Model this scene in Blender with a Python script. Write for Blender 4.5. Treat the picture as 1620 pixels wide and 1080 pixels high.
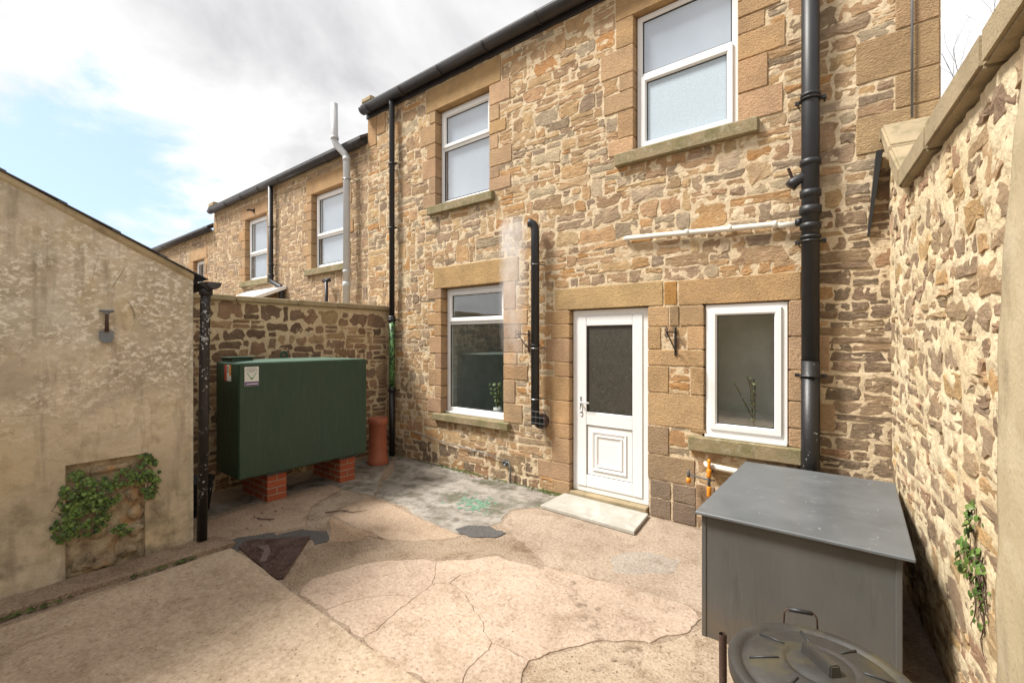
import bpy, bmesh, math, random
from mathutils import Vector, noise
V = Vector
R = math.radians
scene = bpy.context.scene
for o in list(bpy.data.objects): bpy.data.objects.remove(o)
COL = scene.collection

# ------------------------------------------------------------------ camera
cam = bpy.data.cameras.new('camera'); cam.lens = 16.0; cam.sensor_width = 36.0
cam.clip_start = 0.02; cam.clip_end = 2000
camo = bpy.data.objects.new('camera', cam); COL.objects.link(camo)
camo.location = (0, -4.55, 1.78); camo.rotation_euler = (R(90), 0, R(37.9))
scene.camera = camo

# ------------------------------------------------------------------ sun + sky
SUN_EL = R(53)
sunv = V((-0.77 * math.cos(SUN_EL), -0.638 * math.cos(SUN_EL), math.sin(SUN_EL))).normalized()
sl = bpy.data.lights.new('sun', 'SUN'); sl.energy = 1.95; sl.angle = R(13); sl.color = (1.0, 0.96, 0.90)
so = bpy.data.objects.new('sun', sl); COL.objects.link(so)
so.rotation_euler = sunv.to_track_quat('Z', 'Y').to_euler()
so.location = (-20, -10, 30)

world = bpy.data.worlds.new('World'); scene.world = world; world.use_nodes = True
nt = world.node_tree; nt.nodes.clear()
def wn(t, **k):
    n = nt.nodes.new(t)
    for a, b in k.items(): setattr(n, a, b)
    return n
def wl(a, b): nt.links.new(a, b)
def wmath(op, a, b=None, c=None):
    n = wn('ShaderNodeMath', operation=op)
    for i, x in enumerate((a, b, c)):
        if x is None: continue
        if isinstance(x, (int, float)): n.inputs[i].default_value = x
        else: wl(x, n.inputs[i])
    return n.outputs[0]
sky = wn('ShaderNodeTexSky', sky_type='NISHITA'); sky.sun_disc = False
sky.sun_elevation = SUN_EL; sky.sun_rotation = math.atan2(sunv.x, sunv.y)
sky.air_density = 1.0; sky.dust_density = 1.5
tc = wn('ShaderNodeTexCoord')
sep = wn('ShaderNodeSeparateXYZ'); wl(tc.outputs['Generated'], sep.inputs[0])
zz = wmath('ADD', wmath('MAXIMUM', sep.outputs[2], 0.0), 0.28)
px_ = wmath('DIVIDE', sep.outputs[0], zz); py_ = wmath('DIVIDE', sep.outputs[1], zz)
comb = wn('ShaderNodeCombineXYZ'); wl(px_, comb.inputs[0]); wl(py_, comb.inputs[1])
def wnoise(scale, detail, rough, off):
    m = wn('ShaderNodeVectorMath', operation='ADD'); wl(comb.outputs[0], m.inputs[0]); m.inputs[1].default_value = off
    n = wn('ShaderNodeTexNoise'); n.inputs['Scale'].default_value = scale
    n.inputs['Detail'].default_value = detail; n.inputs['Roughness'].default_value = rough
    n.inputs['Distortion'].default_value = 0.3
    wl(m.outputs[0], n.inputs['Vector']); return n.outputs[0]
n1 = wnoise(0.9, 7, 0.55, (3.1, 1.7, 0)); n2 = wnoise(1.7, 6, 0.55, (7.3, -2.2, 0.4))
dot = wn('ShaderNodeVectorMath', operation='DOT_PRODUCT'); wl(tc.outputs['Generated'], dot.inputs[0])
dot.inputs[1].default_value = V((-1.29, 0.25, 0.33)).normalized()
gap = wn('ShaderNodeMapRange'); gap.interpolation_type = 'SMOOTHSTEP'
wl(dot.outputs['Value'], gap.inputs[0]); gap.inputs[1].default_value = 0.96; gap.inputs[2].default_value = 1.0
gap.inputs[3].default_value = 0.0; gap.inputs[4].default_value = 0.27
n3 = wnoise(3.2, 7, 0.6, (1.3, 4.1, 0.9))
cm = wmath('SUBTRACT', wmath('ADD', n1, wmath('MULTIPLY', wmath('SUBTRACT', n3, 0.5), 0.55)), gap.outputs[0])
mask = wn('ShaderNodeMapRange'); mask.interpolation_type = 'SMOOTHSTEP'
wl(cm, mask.inputs[0]); mask.inputs[1].default_value = 0.19; mask.inputs[2].default_value = 0.37
crmp = wn('ShaderNodeMapRange'); wl(n2, crmp.inputs[0]); crmp.inputs[1].default_value = 0.32; crmp.inputs[2].default_value = 0.62
cmix = wn('ShaderNodeMix', data_type='RGBA'); wl(crmp.outputs[0], cmix.inputs[0])
cmix.inputs[6].default_value = (1.6, 1.6, 1.66, 1); cmix.inputs[7].default_value = (2.95, 2.93, 2.9, 1)
skb = wn('ShaderNodeMix', data_type='RGBA'); skb.inputs[0].default_value = 0.8
wl(sky.outputs[0], skb.inputs[6]); skb.inputs[7].default_value = (1.3, 1.75, 2.5, 1)
smix = wn('ShaderNodeMix', data_type='RGBA'); wl(mask.outputs[0], smix.inputs[0])
wl(skb.outputs[2], smix.inputs[6]); wl(cmix.outputs[2], smix.inputs[7])
bg = wn('ShaderNodeBackground'); bg.inputs[1].default_value = 0.12
out = wn('ShaderNodeOutputWorld'); wl(smix.outputs[2], bg.inputs[0]); wl(bg.outputs[0], out.inputs[0])
scene.view_settings.view_transform = 'Standard'; scene.view_settings.look = 'None'
scene.view_settings.exposure = 1.76; scene.view_settings.gamma = 1
scene.render.resolution_x = 1024; scene.render.resolution_y = 682

# ------------------------------------------------------------------ materials
class NT:
    def __init__(s, name):
        s.m = bpy.data.materials.new(name); s.m.use_nodes = True; s.t = s.m.node_tree
        s.b = s.t.nodes['Principled BSDF']
        s.g = s.t.nodes.new('ShaderNodeNewGeometry'); s.pos = s.g.outputs['Position']
    def n(s, t, **k):
        x = s.t.nodes.new(t)
        for a, b in k.items(): setattr(x, a, b)
        return x
    def l(s, a, b): s.t.links.new(a, b)
    def sock(s, v, i):
        if isinstance(v, (int, float)): i.default_value = v
        elif isinstance(v, tuple): i.default_value = v if len(v) == 4 or i.type == 'VECTOR' else (*v, 1)
        else: s.l(v, i)
    def noise(s, scale, detail=4, rough=.55, stretch=None, dist=0.0, vec=None):
        v = vec or s.pos
        if stretch:
            mp = s.n('ShaderNodeMapping'); mp.inputs['Scale'].default_value = stretch[:3]
            if len(stretch) > 3: mp.inputs['Rotation'].default_value = stretch[3]
            s.l(v, mp.inputs[0]); v = mp.outputs[0]
        x = s.n('ShaderNodeTexNoise'); x.inputs['Scale'].default_value = scale; x.inputs['Detail'].default_value = detail
        x.inputs['Roughness'].default_value = rough; x.inputs['Distortion'].default_value = dist
        s.l(v, x.inputs['Vector']); return x.outputs[0]
    def vor(s, scale, feature='F1', rand=1):
        x = s.n('ShaderNodeTexVoronoi', feature=feature); x.inputs['Scale'].default_value = scale
        x.inputs['Randomness'].default_value = rand
        s.l(s.pos, x.inputs['Vector']); return x
    def ramp(s, v, a, b, lo=0.0, hi=1.0):
        x = s.n('ShaderNodeMapRange'); s.l(v, x.inputs[0])
        x.inputs[1].default_value = a; x.inputs[2].default_value = b; x.inputs[3].default_value = lo; x.inputs[4].default_value = hi
        return x.outputs[0]
    def mix(s, f, a, b, mode='MIX'):
        x = s.n('ShaderNodeMix', data_type='RGBA', blend_type=mode)
        s.sock(f, x.inputs[0]); s.sock(a, x.inputs[6]); s.sock(b, x.inputs[7]); return x.outputs[2]
    def math(s, op, a, b=0.0):
        x = s.n('ShaderNodeMath', operation=op); s.sock(a, x.inputs[0]); s.sock(b, x.inputs[1]); return x.outputs[0]
    def attr(s, name='col'):
        x = s.n('ShaderNodeAttribute'); x.attribute_name = name; return x.outputs['Color']
    def col(s, v): s.sock(v, s.b.inputs['Base Color'])
    def rough(s, v): s.sock(v, s.b.inputs['Roughness'])
    def bump(s, h, strength=.5, dist=.01):
        x = s.n('ShaderNodeBump'); x.inputs['Strength'].default_value = strength; x.inputs['Distance'].default_value = dist
        s.l(h, x.inputs['Height']); s.l(x.outputs[0], s.b.inputs['Normal'])
    def z(s):
        x = s.n('ShaderNodeSeparateXYZ'); s.l(s.pos, x.inputs[0]); return x.outputs[2]

M = {}
def simple(name, col, rough=.5, metal=0., var=.12, scale=6, bump=0., bscale=60):
    t = NT(name); n = t.noise(scale, 6)
    a = tuple(c * (1 - var) for c in col); b = tuple(min(1, c * (1 + var)) for c in col)
    t.col(t.mix(t.ramp(n, .3, .7), a, b)); t.rough(rough); t.b.inputs['Metallic'].default_value = metal
    if bump: t.bump(t.noise(bscale, 4), bump, .004)
    M[name] = t.m; return t

def mk_stone(name, moss=.0, dark=.5, pale=.45, rust=.45):
    t = NT(name); c = t.attr()
    n1 = t.noise(7, 6, .6); n2 = t.noise(52, 7, .78); n3 = t.noise(21, 7, .70, (1, 1, 2.2), .5)
    c = t.mix(t.ramp(n1, .3, .7), t.mix(1, c, (.74, .72, .70), 'MULTIPLY'), t.mix(1, c, (1.18, 1.15, 1.08), 'MULTIPLY'))
    c = t.mix(t.ramp(n3, .54, .74, 0, dark), c, t.mix(1, c, (.38, .34, .31), 'MULTIPLY'))
    c = t.mix(t.ramp(t.noise(22, 6, .7), .52, .70, 0, pale), c, (.62, .50, .33))
    c = t.mix(t.ramp(t.noise(3.0, 5, .65), .58, .72, 0, rust), c, (.45, .23, .085))
    c = t.mix(t.ramp(n2, .30, .45, .35, 0), c, t.mix(1, c, (.45, .42, .40), 'MULTIPLY'))
    if moss: c = t.mix(t.ramp(t.noise(5, 5), .62, .72, 0, moss), c, (.09, .10, .025))
    t.col(c); t.rough(.92); t.b.inputs['Specular IOR Level'].default_value = .2
    h = t.math('ADD', n3, t.math('ADD', t.math('MULTIPLY', n2, .55), t.math('MULTIPLY', n1, .4)))
    t.bump(h, .9, .024); M[name] = t.m
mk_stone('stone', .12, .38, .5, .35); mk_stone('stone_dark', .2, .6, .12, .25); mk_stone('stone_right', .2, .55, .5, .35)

def mk_mortar(name, a, b, dark=.35, bs=1.0):
    t = NT(name); n1 = t.noise(2.2, 5); n2 = t.noise(40, 6, .65); n3 = t.noise(11, 5)
    c = t.mix(t.ramp(n1, .32, .68), a, b)
    c = t.mix(t.ramp(n3, .55, .75, 0, dark), c, (.28, .20, .11))
    c = t.mix(t.ramp(n2, .35, .62, .30, 0), c, (.22, .16, .10))
    t.col(c); t.rough(.95); t.b.inputs['Specular IOR Level'].default_value = .15
    t.bump(t.math('ADD', t.math('MULTIPLY', n2, .5), n3), .9 * bs, .02); M[name] = t.m
mk_mortar('mortar', (.61, .48, .31), (.71, .575, .395), .22)
mk_mortar('mortar_party', (.62, .49, .31), (.72, .59, .40), .2)
mk_mortar('mortar_right', (.68, .54, .33), (.78, .66, .45), .2)

t = NT('ashlar'); c = t.attr(); n1 = t.noise(4, 6); n2 = t.noise(45, 5, .6, (1, 1, 1, (0, .7, 0))); n3 = t.noise(38, 3, .5, (1, 1, 3.0, (0, .6, 0)), 1.0)
c = t.mix(t.ramp(n1, .3, .7), t.mix(1, c, (.80, .78, .76), 'MULTIPLY'), t.mix(1, c, (1.1, 1.06, 1.0), 'MULTIPLY'))
c = t.mix(t.ramp(n3, .35, .6, .28, 0), c, (.18, .115, .06))
c = t.mix(t.ramp(t.noise(1.6, 5), .58, .78, 0, .35), c, (.20, .16, .12))
t.col(c); t.rough(.9); t.b.inputs['Specular IOR Level'].default_value = .2
t.bump(t.math('ADD', t.math('MULTIPLY', t.noise(70, 4, .6), .6), n3), .9, .018); M['ashlar'] = t.m

t = NT('sill_stone'); n1 = t.noise(7, 6); n2 = t.noise(50, 5, .7)
c = t.mix(t.ramp(n1, .35, .65), (.30, .23, .13), (.19, .165, .075)); c = t.mix(t.ramp(n2, .5, .7, 0, .55), c, (.08, .075, .04)); c = t.mix(t.ramp(t.noise(16, 6, .7), .52, .68, 0, .6), c, (.40, .36, .27))
t.col(c); t.rough(.95); t.bump(n2, .6, .012); M['sill_stone'] = t.m

t = NT('coping_stone'); n1 = t.noise(3.5, 6); n2 = t.noise(45, 5, .7)
c = t.mix(t.ramp(n1, .3, .7), (.42, .33, .20), (.28, .22, .13)); c = t.mix(t.ramp(t.noise(9, 5), .55, .7, 0, .6), c, (.17, .15, .07))
c = t.mix(t.ramp(n2, .55, .75, 0, .35), c, (.10, .085, .06)); t.col(c); t.rough(.95); t.bump(n2, .6, .012); M['coping_stone'] = t.m

t = simple('pvc', (.80, .80, .79), .32, 0, .03, 3)
simple('pvc_gasket', (.02, .02, .02), .6)
def mk_glass(name, tint, f0=.1):
    t = NT(name); t.t.nodes.remove(t.b); o = t.t.nodes['Material Output']
    dt = t.n('ShaderNodeVectorMath', operation='DOT_PRODUCT'); t.l(t.g.outputs['Normal'], dt.inputs[0]); t.l(t.g.outputs['Incoming'], dt.inputs[1])
    fr = t.math('POWER', t.math('SUBTRACT', 1.0, t.math('ABSOLUTE', dt.outputs['Value'])), 5.0)
    fr = t.math('ADD', t.math('MULTIPLY', fr, 1 - f0), f0)
    tr = t.n('ShaderNodeBsdfTransparent'); tr.inputs[0].default_value = (*tint, 1)
    gl = t.n('ShaderNodeBsdfGlossy'); gl.inputs['Roughness'].default_value = .01
    b = t.n('ShaderNodeBump'); b.inputs['Strength'].default_value = .06; b.inputs['Distance'].default_value = .02
    t.l(t.noise(2.5, 2), b.inputs['Height']); t.l(b.outputs[0], gl.inputs['Normal'])
    mx = t.n('ShaderNodeMixShader'); t.l(fr, mx.inputs[0]); t.l(tr.outputs[0], mx.inputs[1]); t.l(gl.outputs[0], mx.inputs[2])
    t.l(mx.outputs[0], o.inputs[0]); M[name] = t.m
mk_glass('glass', (.88, .92, .91), .26)
mk_glass('glass_upper', (.94, .96, .98), .38)
t = NT('glass_frosted'); n = t.noise(120, 3); t.col(t.mix(t.ramp(n, .35, .65), (.40, .49, .56), (.52, .60, .66))); t.rough(.22); t.bump(n, .5, .004); M['glass_frosted'] = t.m
t = NT('glass_obscure'); v = t.vor(40, 'DISTANCE_TO_EDGE'); n = t.noise(24, 4, .6, None, 1.5)
t.col(t.mix(t.ramp(v.outputs['Distance'], .0, .06, .5, 0), t.mix(t.ramp(n, .3, .7), (.030, .028, .021), (.062, .057, .044)), (.12, .11, .085)))
t.rough(.42); t.b.inputs['Specular IOR Level'].default_value = .5; t.bump(t.ramp(v.outputs['Distance'], 0, .1), .12, .003); M['glass_obscure'] = t.m

simple('black_plastic', (.016, .016, .018), .48, 0, .2, 8)
simple('black_gutter', (.035, .032, .034), .38, 0, .25, 6)
def mk_peel(name, base, fleck, th):
    t = NT(name); n = t.noise(38, 5, .65); n2 = t.noise(4, 3)
    f = t.ramp(t.math('ADD', n, t.math('MULTIPLY', n2, .35)), th, th + .02)
    t.col(t.mix(f, base, fleck)); t.rough(.42); t.bump(t.noise(70, 4), .25, .004); M[name] = t.m
mk_peel('black_iron', (.013, .012, .012), (.42, .42, .42), .88)
mk_peel('black_iron_flaked', (.015, .013, .013), (.42, .42, .41), .79)
mk_peel('green_flaked', (.010, .030, .012), (.14, .30, .10), .66)
simple('flue_grey', (.50, .51, .52), .4, .0, .08, 5)
simple('white_pipe', (.72, .69, .60), .4, 0, .1, 9)
simple('steel', (.35, .35, .35), .35, .9)
simple('lead', (.17, .18, .19), .6, 0, .2, 8)

t = NT('tank_paint'); n = t.noise(2, 5, .5, (1, 1, .25)); n2 = t.noise(30, 4, .6, (1, 1, .12))
c = t.mix(t.ramp(n, .3, .7), (.014, .042, .024), (.022, .058, .034)); c = t.mix(t.ramp(n2, .50, .72, 0, .32), c, (.075, .11, .08)); c = t.mix(t.ramp(t.noise(1.5, 6, .7), .52, .7, 0, .4), c, (.035, .05, .03))
sp = t.noise(90, 3); c = t.mix(t.ramp(sp, .68, .72, 0, .4), c, (.15, .17, .13)); t.col(c); t.rough(t.ramp(n2, .3, .7, .34, .55)); t.bump(t.noise(3, 3), .10, .03); M['tank_paint'] = t.m
simple('tank_top', (.10, .17, .13), .45, 0, .2, 10)
t = NT('brick'); c = t.attr(); n = t.noise(40, 5, .65); t.col(t.mix(t.ramp(n, .35, .7), t.mix(1, c, (.75, .7, .7), 'MULTIPLY'), c)); t.rough(.85); t.bump(n, .4, .006); M['brick'] = t.m
simple('brick_mortar', (.33, .27, .21), .95, 0, .2, 20, .5)
t = NT('terracotta'); n = t.noise(6, 6); c = t.mix(t.ramp(n, .3, .7), (.30, .085, .045), (.40, .125, .065)); c = t.mix(t.ramp(t.noise(30, 4), .6, .75, 0, .4), c, (.16, .06, .04)); t.col(c); t.rough(.62); t.bump(t.noise(60, 3), .2, .004); M['terracotta'] = t.m
simple('felt', (.10, .10, .11), .9, 0, .4, 20, .8)

t = NT('render'); z = t.z()
n1 = t.noise(1.1, 6, .6); n2 = t.noise(20, 7, .70, (1, 1, 1.4, (.75, 0, 0))); n3 = t.noise(2.3, 5, .6); n4 = t.noise(9, 5, .6)
c = t.mix(t.ramp(n1, .32, .68), (.52, .435, .305), (.64, .54, .40))
c = t.mix(t.ramp(t.noise(1.7, 4), .52, .70, 0, .45), c, (.52, .38, .16))
c = t.mix(t.ramp(n4, .50, .70, 0, .6), c, (.33, .26, .17))
c = t.mix(t.ramp(t.noise(.95, 6, .65, None, .8), .48, .64, 0, .6), c, (.34, .29, .215)); c = t.mix(t.ramp(t.noise(1.6, 6, .7), .54, .66, 0, .55), c, (.70, .64, .54))
zone = t.math('MULTIPLY', t.ramp(z, .9, 1.5), t.ramp(n3, .38, .52))
zone = t.math('MULTIPLY', zone, t.ramp(z, 3.0, 2.45))
fl = t.math('MULTIPLY', t.ramp(n2, .50, .58), zone)
c = t.mix(t.math('MULTIPLY', fl, .95), c, (.80, .73, .60))
n5 = t.noise(2.6, 5, .65)
dk = t.math('MULTIPLY', t.ramp(n5, .42, .60), t.ramp(z, 1.0, .05))
c = t.mix(t.math('MULTIPLY', dk, .85), c, (.10, .088, .055))
st = t.noise(5, 4, .6, (1, 1.4, .22)); c = t.mix(t.ramp(st, .56, .72, 0, .6), c, (.20, .155, .11))
cv = t.vor(2.3, 'DISTANCE_TO_EDGE'); c = t.mix(t.math('MULTIPLY', t.ramp(cv.outputs['Distance'], .0, .006, .7, 0), t.ramp(n5, .5, .6)), c, (.12, .09, .06))
t.col(c); t.rough(.95); t.b.inputs['Specular IOR Level'].default_value = .15
t.bump(t.math('ADD', t.math('MULTIPLY', t.math('MULTIPLY', n2, zone), .6), t.math('ADD', t.math('MULTIPLY', n4, .5), t.math('MULTIPLY', t.noise(70, 4), .25))), .8, .02); M['render'] = t.m
t = NT('render_pier'); n1 = t.noise(2, 6, .6); n2 = t.noise(50, 5)
c = t.mix(t.ramp(n1, .3, .7), (.40, .32, .19), (.50, .41, .26)); c = t.mix(t.ramp(t.noise(6, 6, .7, (1, 1, .35)), .50, .70, 0, .7), c, (.24, .19, .12)); c = t.mix(t.ramp(t.noise(2.5, 6, .7), .5, .66, 0, .5), c, (.58, .50, .36)); c = t.mix(t.ramp(n2, .6, .72, 0, .3), c, (.16, .13, .09))
t.col(c); t.rough(.95); t.bump(t.math('ADD', n1, t.math('MULTIPLY', n2, .3)), .6, .015); M['render_pier'] = t.m
t = NT('exposed'); n1 = t.noise(7, 6, .65); n2 = t.noise(30, 5); c = t.mix(t.ramp(n1, .32, .68), (.17, .125, .08), (.56, .46, .31))
c = t.mix(t.ramp(t.noise(5, 4), .54, .68, 0, .7), c, (.42, .20, .06)); c = t.mix(t.ramp(t.noise(8, 4, .6, (1, 1, 1.5)), .60, .7, 0, .7), c, (.12, .13, .05)); t.col(c); t.rough(.95); t.bump(t.math('ADD', n1, t.math('MULTIPLY', n2, .4)), 1, .03); M['exposed'] = t.m

t = NT('slate'); n = t.noise(8, 5); t.col(t.mix(t.ramp(n, .3, .7), (.045, .045, .05), (.10, .095, .09))); t.rough(.6); t.bump(t.noise(30, 4), .4, .008); M['slate'] = t.m

def mk_conc(name, speck=.5, sp_scale=70, stain=.4):
    t = NT(name); c = t.attr(); n1 = t.noise(1.3, 6, .6); n2 = t.noise(sp_scale, 5, .75); n3 = t.noise(4.5, 7, .68, None, .6); v = t.vor(27); n4 = t.noise(14, 6, .7)
    c = t.mix(t.ramp(n1, .3, .7), t.mix(1, c, (.80, .76, .72), 'MULTIPLY'), t.mix(1, c, (1.14, 1.12, 1.10), 'MULTIPLY'))
    c = t.mix(t.ramp(n3, .48, .68, 0, stain), c, t.mix(1, c, (.50, .42, .34), 'MULTIPLY'))
    c = t.mix(t.ramp(n4, .52, .72, 0, stain * .8), c, t.mix(1, c, (.62, .56, .48), 'MULTIPLY'))
    c = t.mix(t.ramp(n2, .50, .66, 0, speck), c, t.mix(1, c, (.40, .34, .29), 'MULTIPLY'))
    dots = t.math('MULTIPLY', t.ramp(v.outputs['Distance'], .13, .22, 1, 0), t.ramp(t.noise(9, 3), .42, .6))
    c = t.mix(t.math('MULTIPLY', dots, min(1, speck * 1.3)), c, (.10, .065, .045))
    c = t.mix(t.ramp(n2, .30, .44, .45, 0), c, (.70, .60, .50))
    t.col(c); t.rough(.88); t.b.inputs['Specular IOR Level'].default_value = .25
    t.bump(t.math('ADD', t.math('MULTIPLY', n2, .5), t.math('ADD', n3, t.math('MULTIPLY', n4, .5))), .7, .014); M[name] = t.m
mk_conc('concrete', .55, 42, .45); mk_conc('concrete_rough', .75, 60, .70)
t = NT('grey_screed'); n1 = t.noise(2.2, 6, .65, None, .8); n2 = t.noise(60, 5); n3 = t.noise(6, 6, .65)
c = t.mix(t.ramp(n1, .32, .68), (.19, .17, .14), (.38, .345, .30)); c = t.mix(t.ramp(n3, .47, .66, 0, .8), c, (.085, .068, .048))
c = t.mix(t.ramp(t.noise(3.1, 6, .65), .52, .64, 0, .7), c, (.065, .068, .030)); c = t.mix(t.ramp(n2, .6, .72, 0, .4), c, (.08, .07, .06))
t.col(c); t.rough(.8); t.bump(t.math('ADD', n3, t.math('MULTIPLY', n2, .3)), .6, .012); M['grey_screed'] = t.m
t = NT('tarmac'); n = t.noise(110, 4, .7); c = t.mix(t.ramp(n, .35, .7), (.045, .043, .042), (.16, .15, .14)); t.col(c); t.rough(.9); t.bump(n, .6, .008); M['tarmac'] = t.m
t = NT('green_paint'); n = t.noise(40, 5); c = t.mix(t.ramp(n, .40, .56), (.05, .29, .16), (.24, .27, .21)); t.col(c); t.rough(.6); M['green_paint'] = t.m
t = NT('crack_dirt'); n = t.noise(14, 5); t.col(t.mix(t.ramp(n, .4, .6), (.035, .025, .016), (.05, .055, .018))); t.rough(1); M['crack_dirt'] = t.m
t = NT('dirt'); n = t.noise(30, 6, .7); t.col(t.mix(t.ramp(n, .3, .7), (.20, .145, .10), (.34, .255, .18))); t.rough(.95); t.bump(n, .5, .008)
tr_ = t.n('ShaderNodeBsdfTransparent'); mx_ = t.n('ShaderNodeMixShader'); t.l(t.ramp(t.noise(14, 6, .7), .46, .72, 0, .8), mx_.inputs[0]); t.l(tr_.outputs[0], mx_.inputs[1]); t.l(t.b.outputs[0], mx_.inputs[2]); t.l(mx_.outputs[0], t.t.nodes['Material Output'].inputs[0]); M['dirt'] = t.m
t = NT('marble'); n = t.noise(5, 6, .6, None, 1.5); c = t.mix(t.ramp(n, .35, .65), (.50, .48, .43), (.38, .36, .31)); c = t.mix(t.ramp(t.noise(12, 5), .6, .75, 0, .5), c, (.36, .31, .22)); t.col(c); t.rough(.5); M['marble'] = t.m
t = NT('manhole'); n = t.noise(9, 5); c = t.mix(t.ramp(n, .35, .65), (.055, .028, .024), (.105, .065, .055)); t.col(c); t.rough(t.ramp(t.noise(4, 3), .4, .6, .22, .55)); t.bump(t.noise(50, 4), .3, .004); M['manhole'] = t.m
simple('manhole_worn', (.15, .11, .10), .35, 0, .2, 20)
t = NT('box_grey'); n = t.noise(2.5, 6, .6, (1, 1, .4)); n2 = t.noise(60, 4, .6, (1, 1, .1)); c = t.mix(t.ramp(n, .3, .7), (.072, .073, .068), (.098, .098, .092)); c = t.mix(t.ramp(n2, .52, .72, 0, .25), c, (.13, .127, .115)); c = t.mix(t.math('MULTIPLY', t.ramp(t.z(), .35, .0), t.ramp(t.noise(5, 6, .7), .35, .65)), c, (.13, .10, .07)); c = t.mix(t.ramp(t.noise(3, 5, .7, (3, 3, .5)), .58, .72, 0, .4), c, (.045, .045, .042)); t.col(c); t.rough(.5); t.bump(t.noise(2.0, 2), .2, .03); M['box_grey'] = t.m
t = NT('box_lid'); n = t.noise(3.5, 6, .6); sp = t.vor(11); c = t.mix(t.ramp(n, .3, .7), (.100, .110, .116), (.145, .155, .162)); c = t.mix(t.ramp(t.noise(13, 5), .60, .74, 0, .4), c, (.28, .28, .27)); c = t.mix(t.ramp(sp.outputs['Distance'], .035, .06, .5, 0), c, (.45, .45, .43)); t.col(c); t.rough(t.ramp(n, .3, .7, .34, .5)); t.bump(t.noise(2.2, 2), .12, .03); M['box_lid'] = t.m  # lid colour lighter and bluer than the body: light from above painted in
t = NT('bin_plastic'); n = t.noise(6, 6, .6); c = t.mix(t.ramp(n, .35, .65), (.028, .026, .023), (.050, .046, .040)); c = t.mix(t.ramp(t.noise(7, 5, .65), .50, .66, 0, .6), c, (.085, .068, .026)); t.col(c); t.rough(.55); t.bump(t.noise(80, 3), .15, .004); M['bin_plastic'] = t.m
simple('bin_dark', (.03, .03, .03), .5)
t = NT('leaf'); c = t.attr(); t.col(c); t.rough(.45); t.b.inputs['Specular IOR Level'].default_value = .35
t.b.inputs['Subsurface Weight'].default_value = 0; M['leaf'] = t.m
simple('stem', (.07, .04, .025), .8)
simple('bark', (.055, .045, .038), .9)
simple('hose_orange', (.72, .26, .02), .4, 0, .1); simple('hose_grey', (.10, .10, .10), .5)
simple('rust', (.075, .042, .03), .8, .2, .3, 30)
simple('room', (.55, .58, .56), .9); simple('sky_sheet', (.60, .67, .74), .8, 0, .03, 2)  # second material: blue-grey tint imitates sky reflected in the upper panes
simple('sticker_white', (.70, .71, .66), .5, 0, .05); simple('sticker_red', (.42, .06, .035), .5); simple('sticker_orange', (.60, .25, .04), .5)
simple('sticker_purple', (.10, .04, .20), .5); simple('sticker_green', (.05, .28, .10), .5); simple('sticker_grey', (.33, .34, .33), .6); simple('sticker_black', (.03, .03, .03), .6)
simple('leaf_dead', (.20, .085, .035), .9, 0, .4, 40); simple('pot_white', (.75, .75, .72), .35)
t = NT('ground'); n = t.noise(2, 5); t.col(t.mix(t.ramp(n, .3, .7), (.16, .13, .10), (.24, .19, .14))); t.rough(.95); M['ground'] = t.m
t = NT('hillgreen'); n = t.noise(3, 5); t.col(t.mix(t.ramp(n, .3, .7), (.03, .045, .015), (.06, .08, .03))); t.rough(.95); M['hedge'] = t.m

# ------------------------------------------------------------------ object helpers
WPOS = {}
def link(o, parent, wpos):
    COL.objects.link(o); WPOS[o.name] = V(wpos)
    if parent is not None:
        o.parent = parent; o.location = V(wpos) - WPOS[parent.name]
    else: o.location = wpos
def tag(o, label=None, cat=None, group=None, kind=None):
    if label: o['label'] = label
    if cat: o['category'] = cat
    if group: o['group'] = group
    if kind: o['kind'] = kind
    return o
def empty(name, loc, label=None, cat=None, group=None, parent=None, kind=None):
    o = bpy.data.objects.new(name, None); o.empty_display_size = .1; link(o, parent, V(loc)); return tag(o, label, cat, group, kind)
def mesh(name, verts, faces, mat, parent=None, smooth=False, color=None, fmats=None, colors=None):
    vs = [V(v) for v in verts]
    lo = V((min(v.x for v in vs), min(v.y for v in vs), min(v.z for v in vs))); hi = V((max(v.x for v in vs), max(v.y for v in vs), max(v.z for v in vs)))
    c = (lo + hi) / 2; c.z = lo.z
    me = bpy.data.meshes.new(name); me.from_pydata([v - c for v in vs], [], faces)
    for mm in (mat if isinstance(mat, (list, tuple)) else [mat]): me.materials.append(M[mm])
    if fmats: me.polygons.foreach_set('material_index', fmats)
    if smooth: me.polygons.foreach_set('use_smooth', [True] * len(me.polygons))
    if color or colors:
        a = me.color_attributes.new('col', 'FLOAT_COLOR', 'POINT')
        flat = []
        if colors:
            for q in colors: flat += [q[0], q[1], q[2], 1]
        else: flat = [color[0], color[1], color[2], 1] * len(vs)
        a.data.foreach_set('color', flat)
    me.update(); o = bpy.data.objects.new(name, me); link(o, parent, c); return o
class MB:
    """collects shapes for ONE mesh"""
    def __init__(s): s.v = []; s.f = []; s.c = []; s.cur = None
    def add(s, v, f):
        n = len(s.v); s.v += [V(q) for q in v]; s.f += [tuple(i + n for i in q) for q in f]
        if s.cur: s.c += [s.cur] * len(v)
    def box(s, x0, x1, y0, y1, z0, z1, b=.004):
        s.add(*bevbox(x0, x1, y0, y1, z0, z1, b))
    def tube(s, path, r, n=14, cap=True): s.add(*tube(path, r, n, cap))
    def build(s, name, mat, parent=None, smooth=False, color=None):
        return mesh(name, s.v, s.f, mat, parent, smooth, color, None, s.c if s.c else None)
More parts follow.
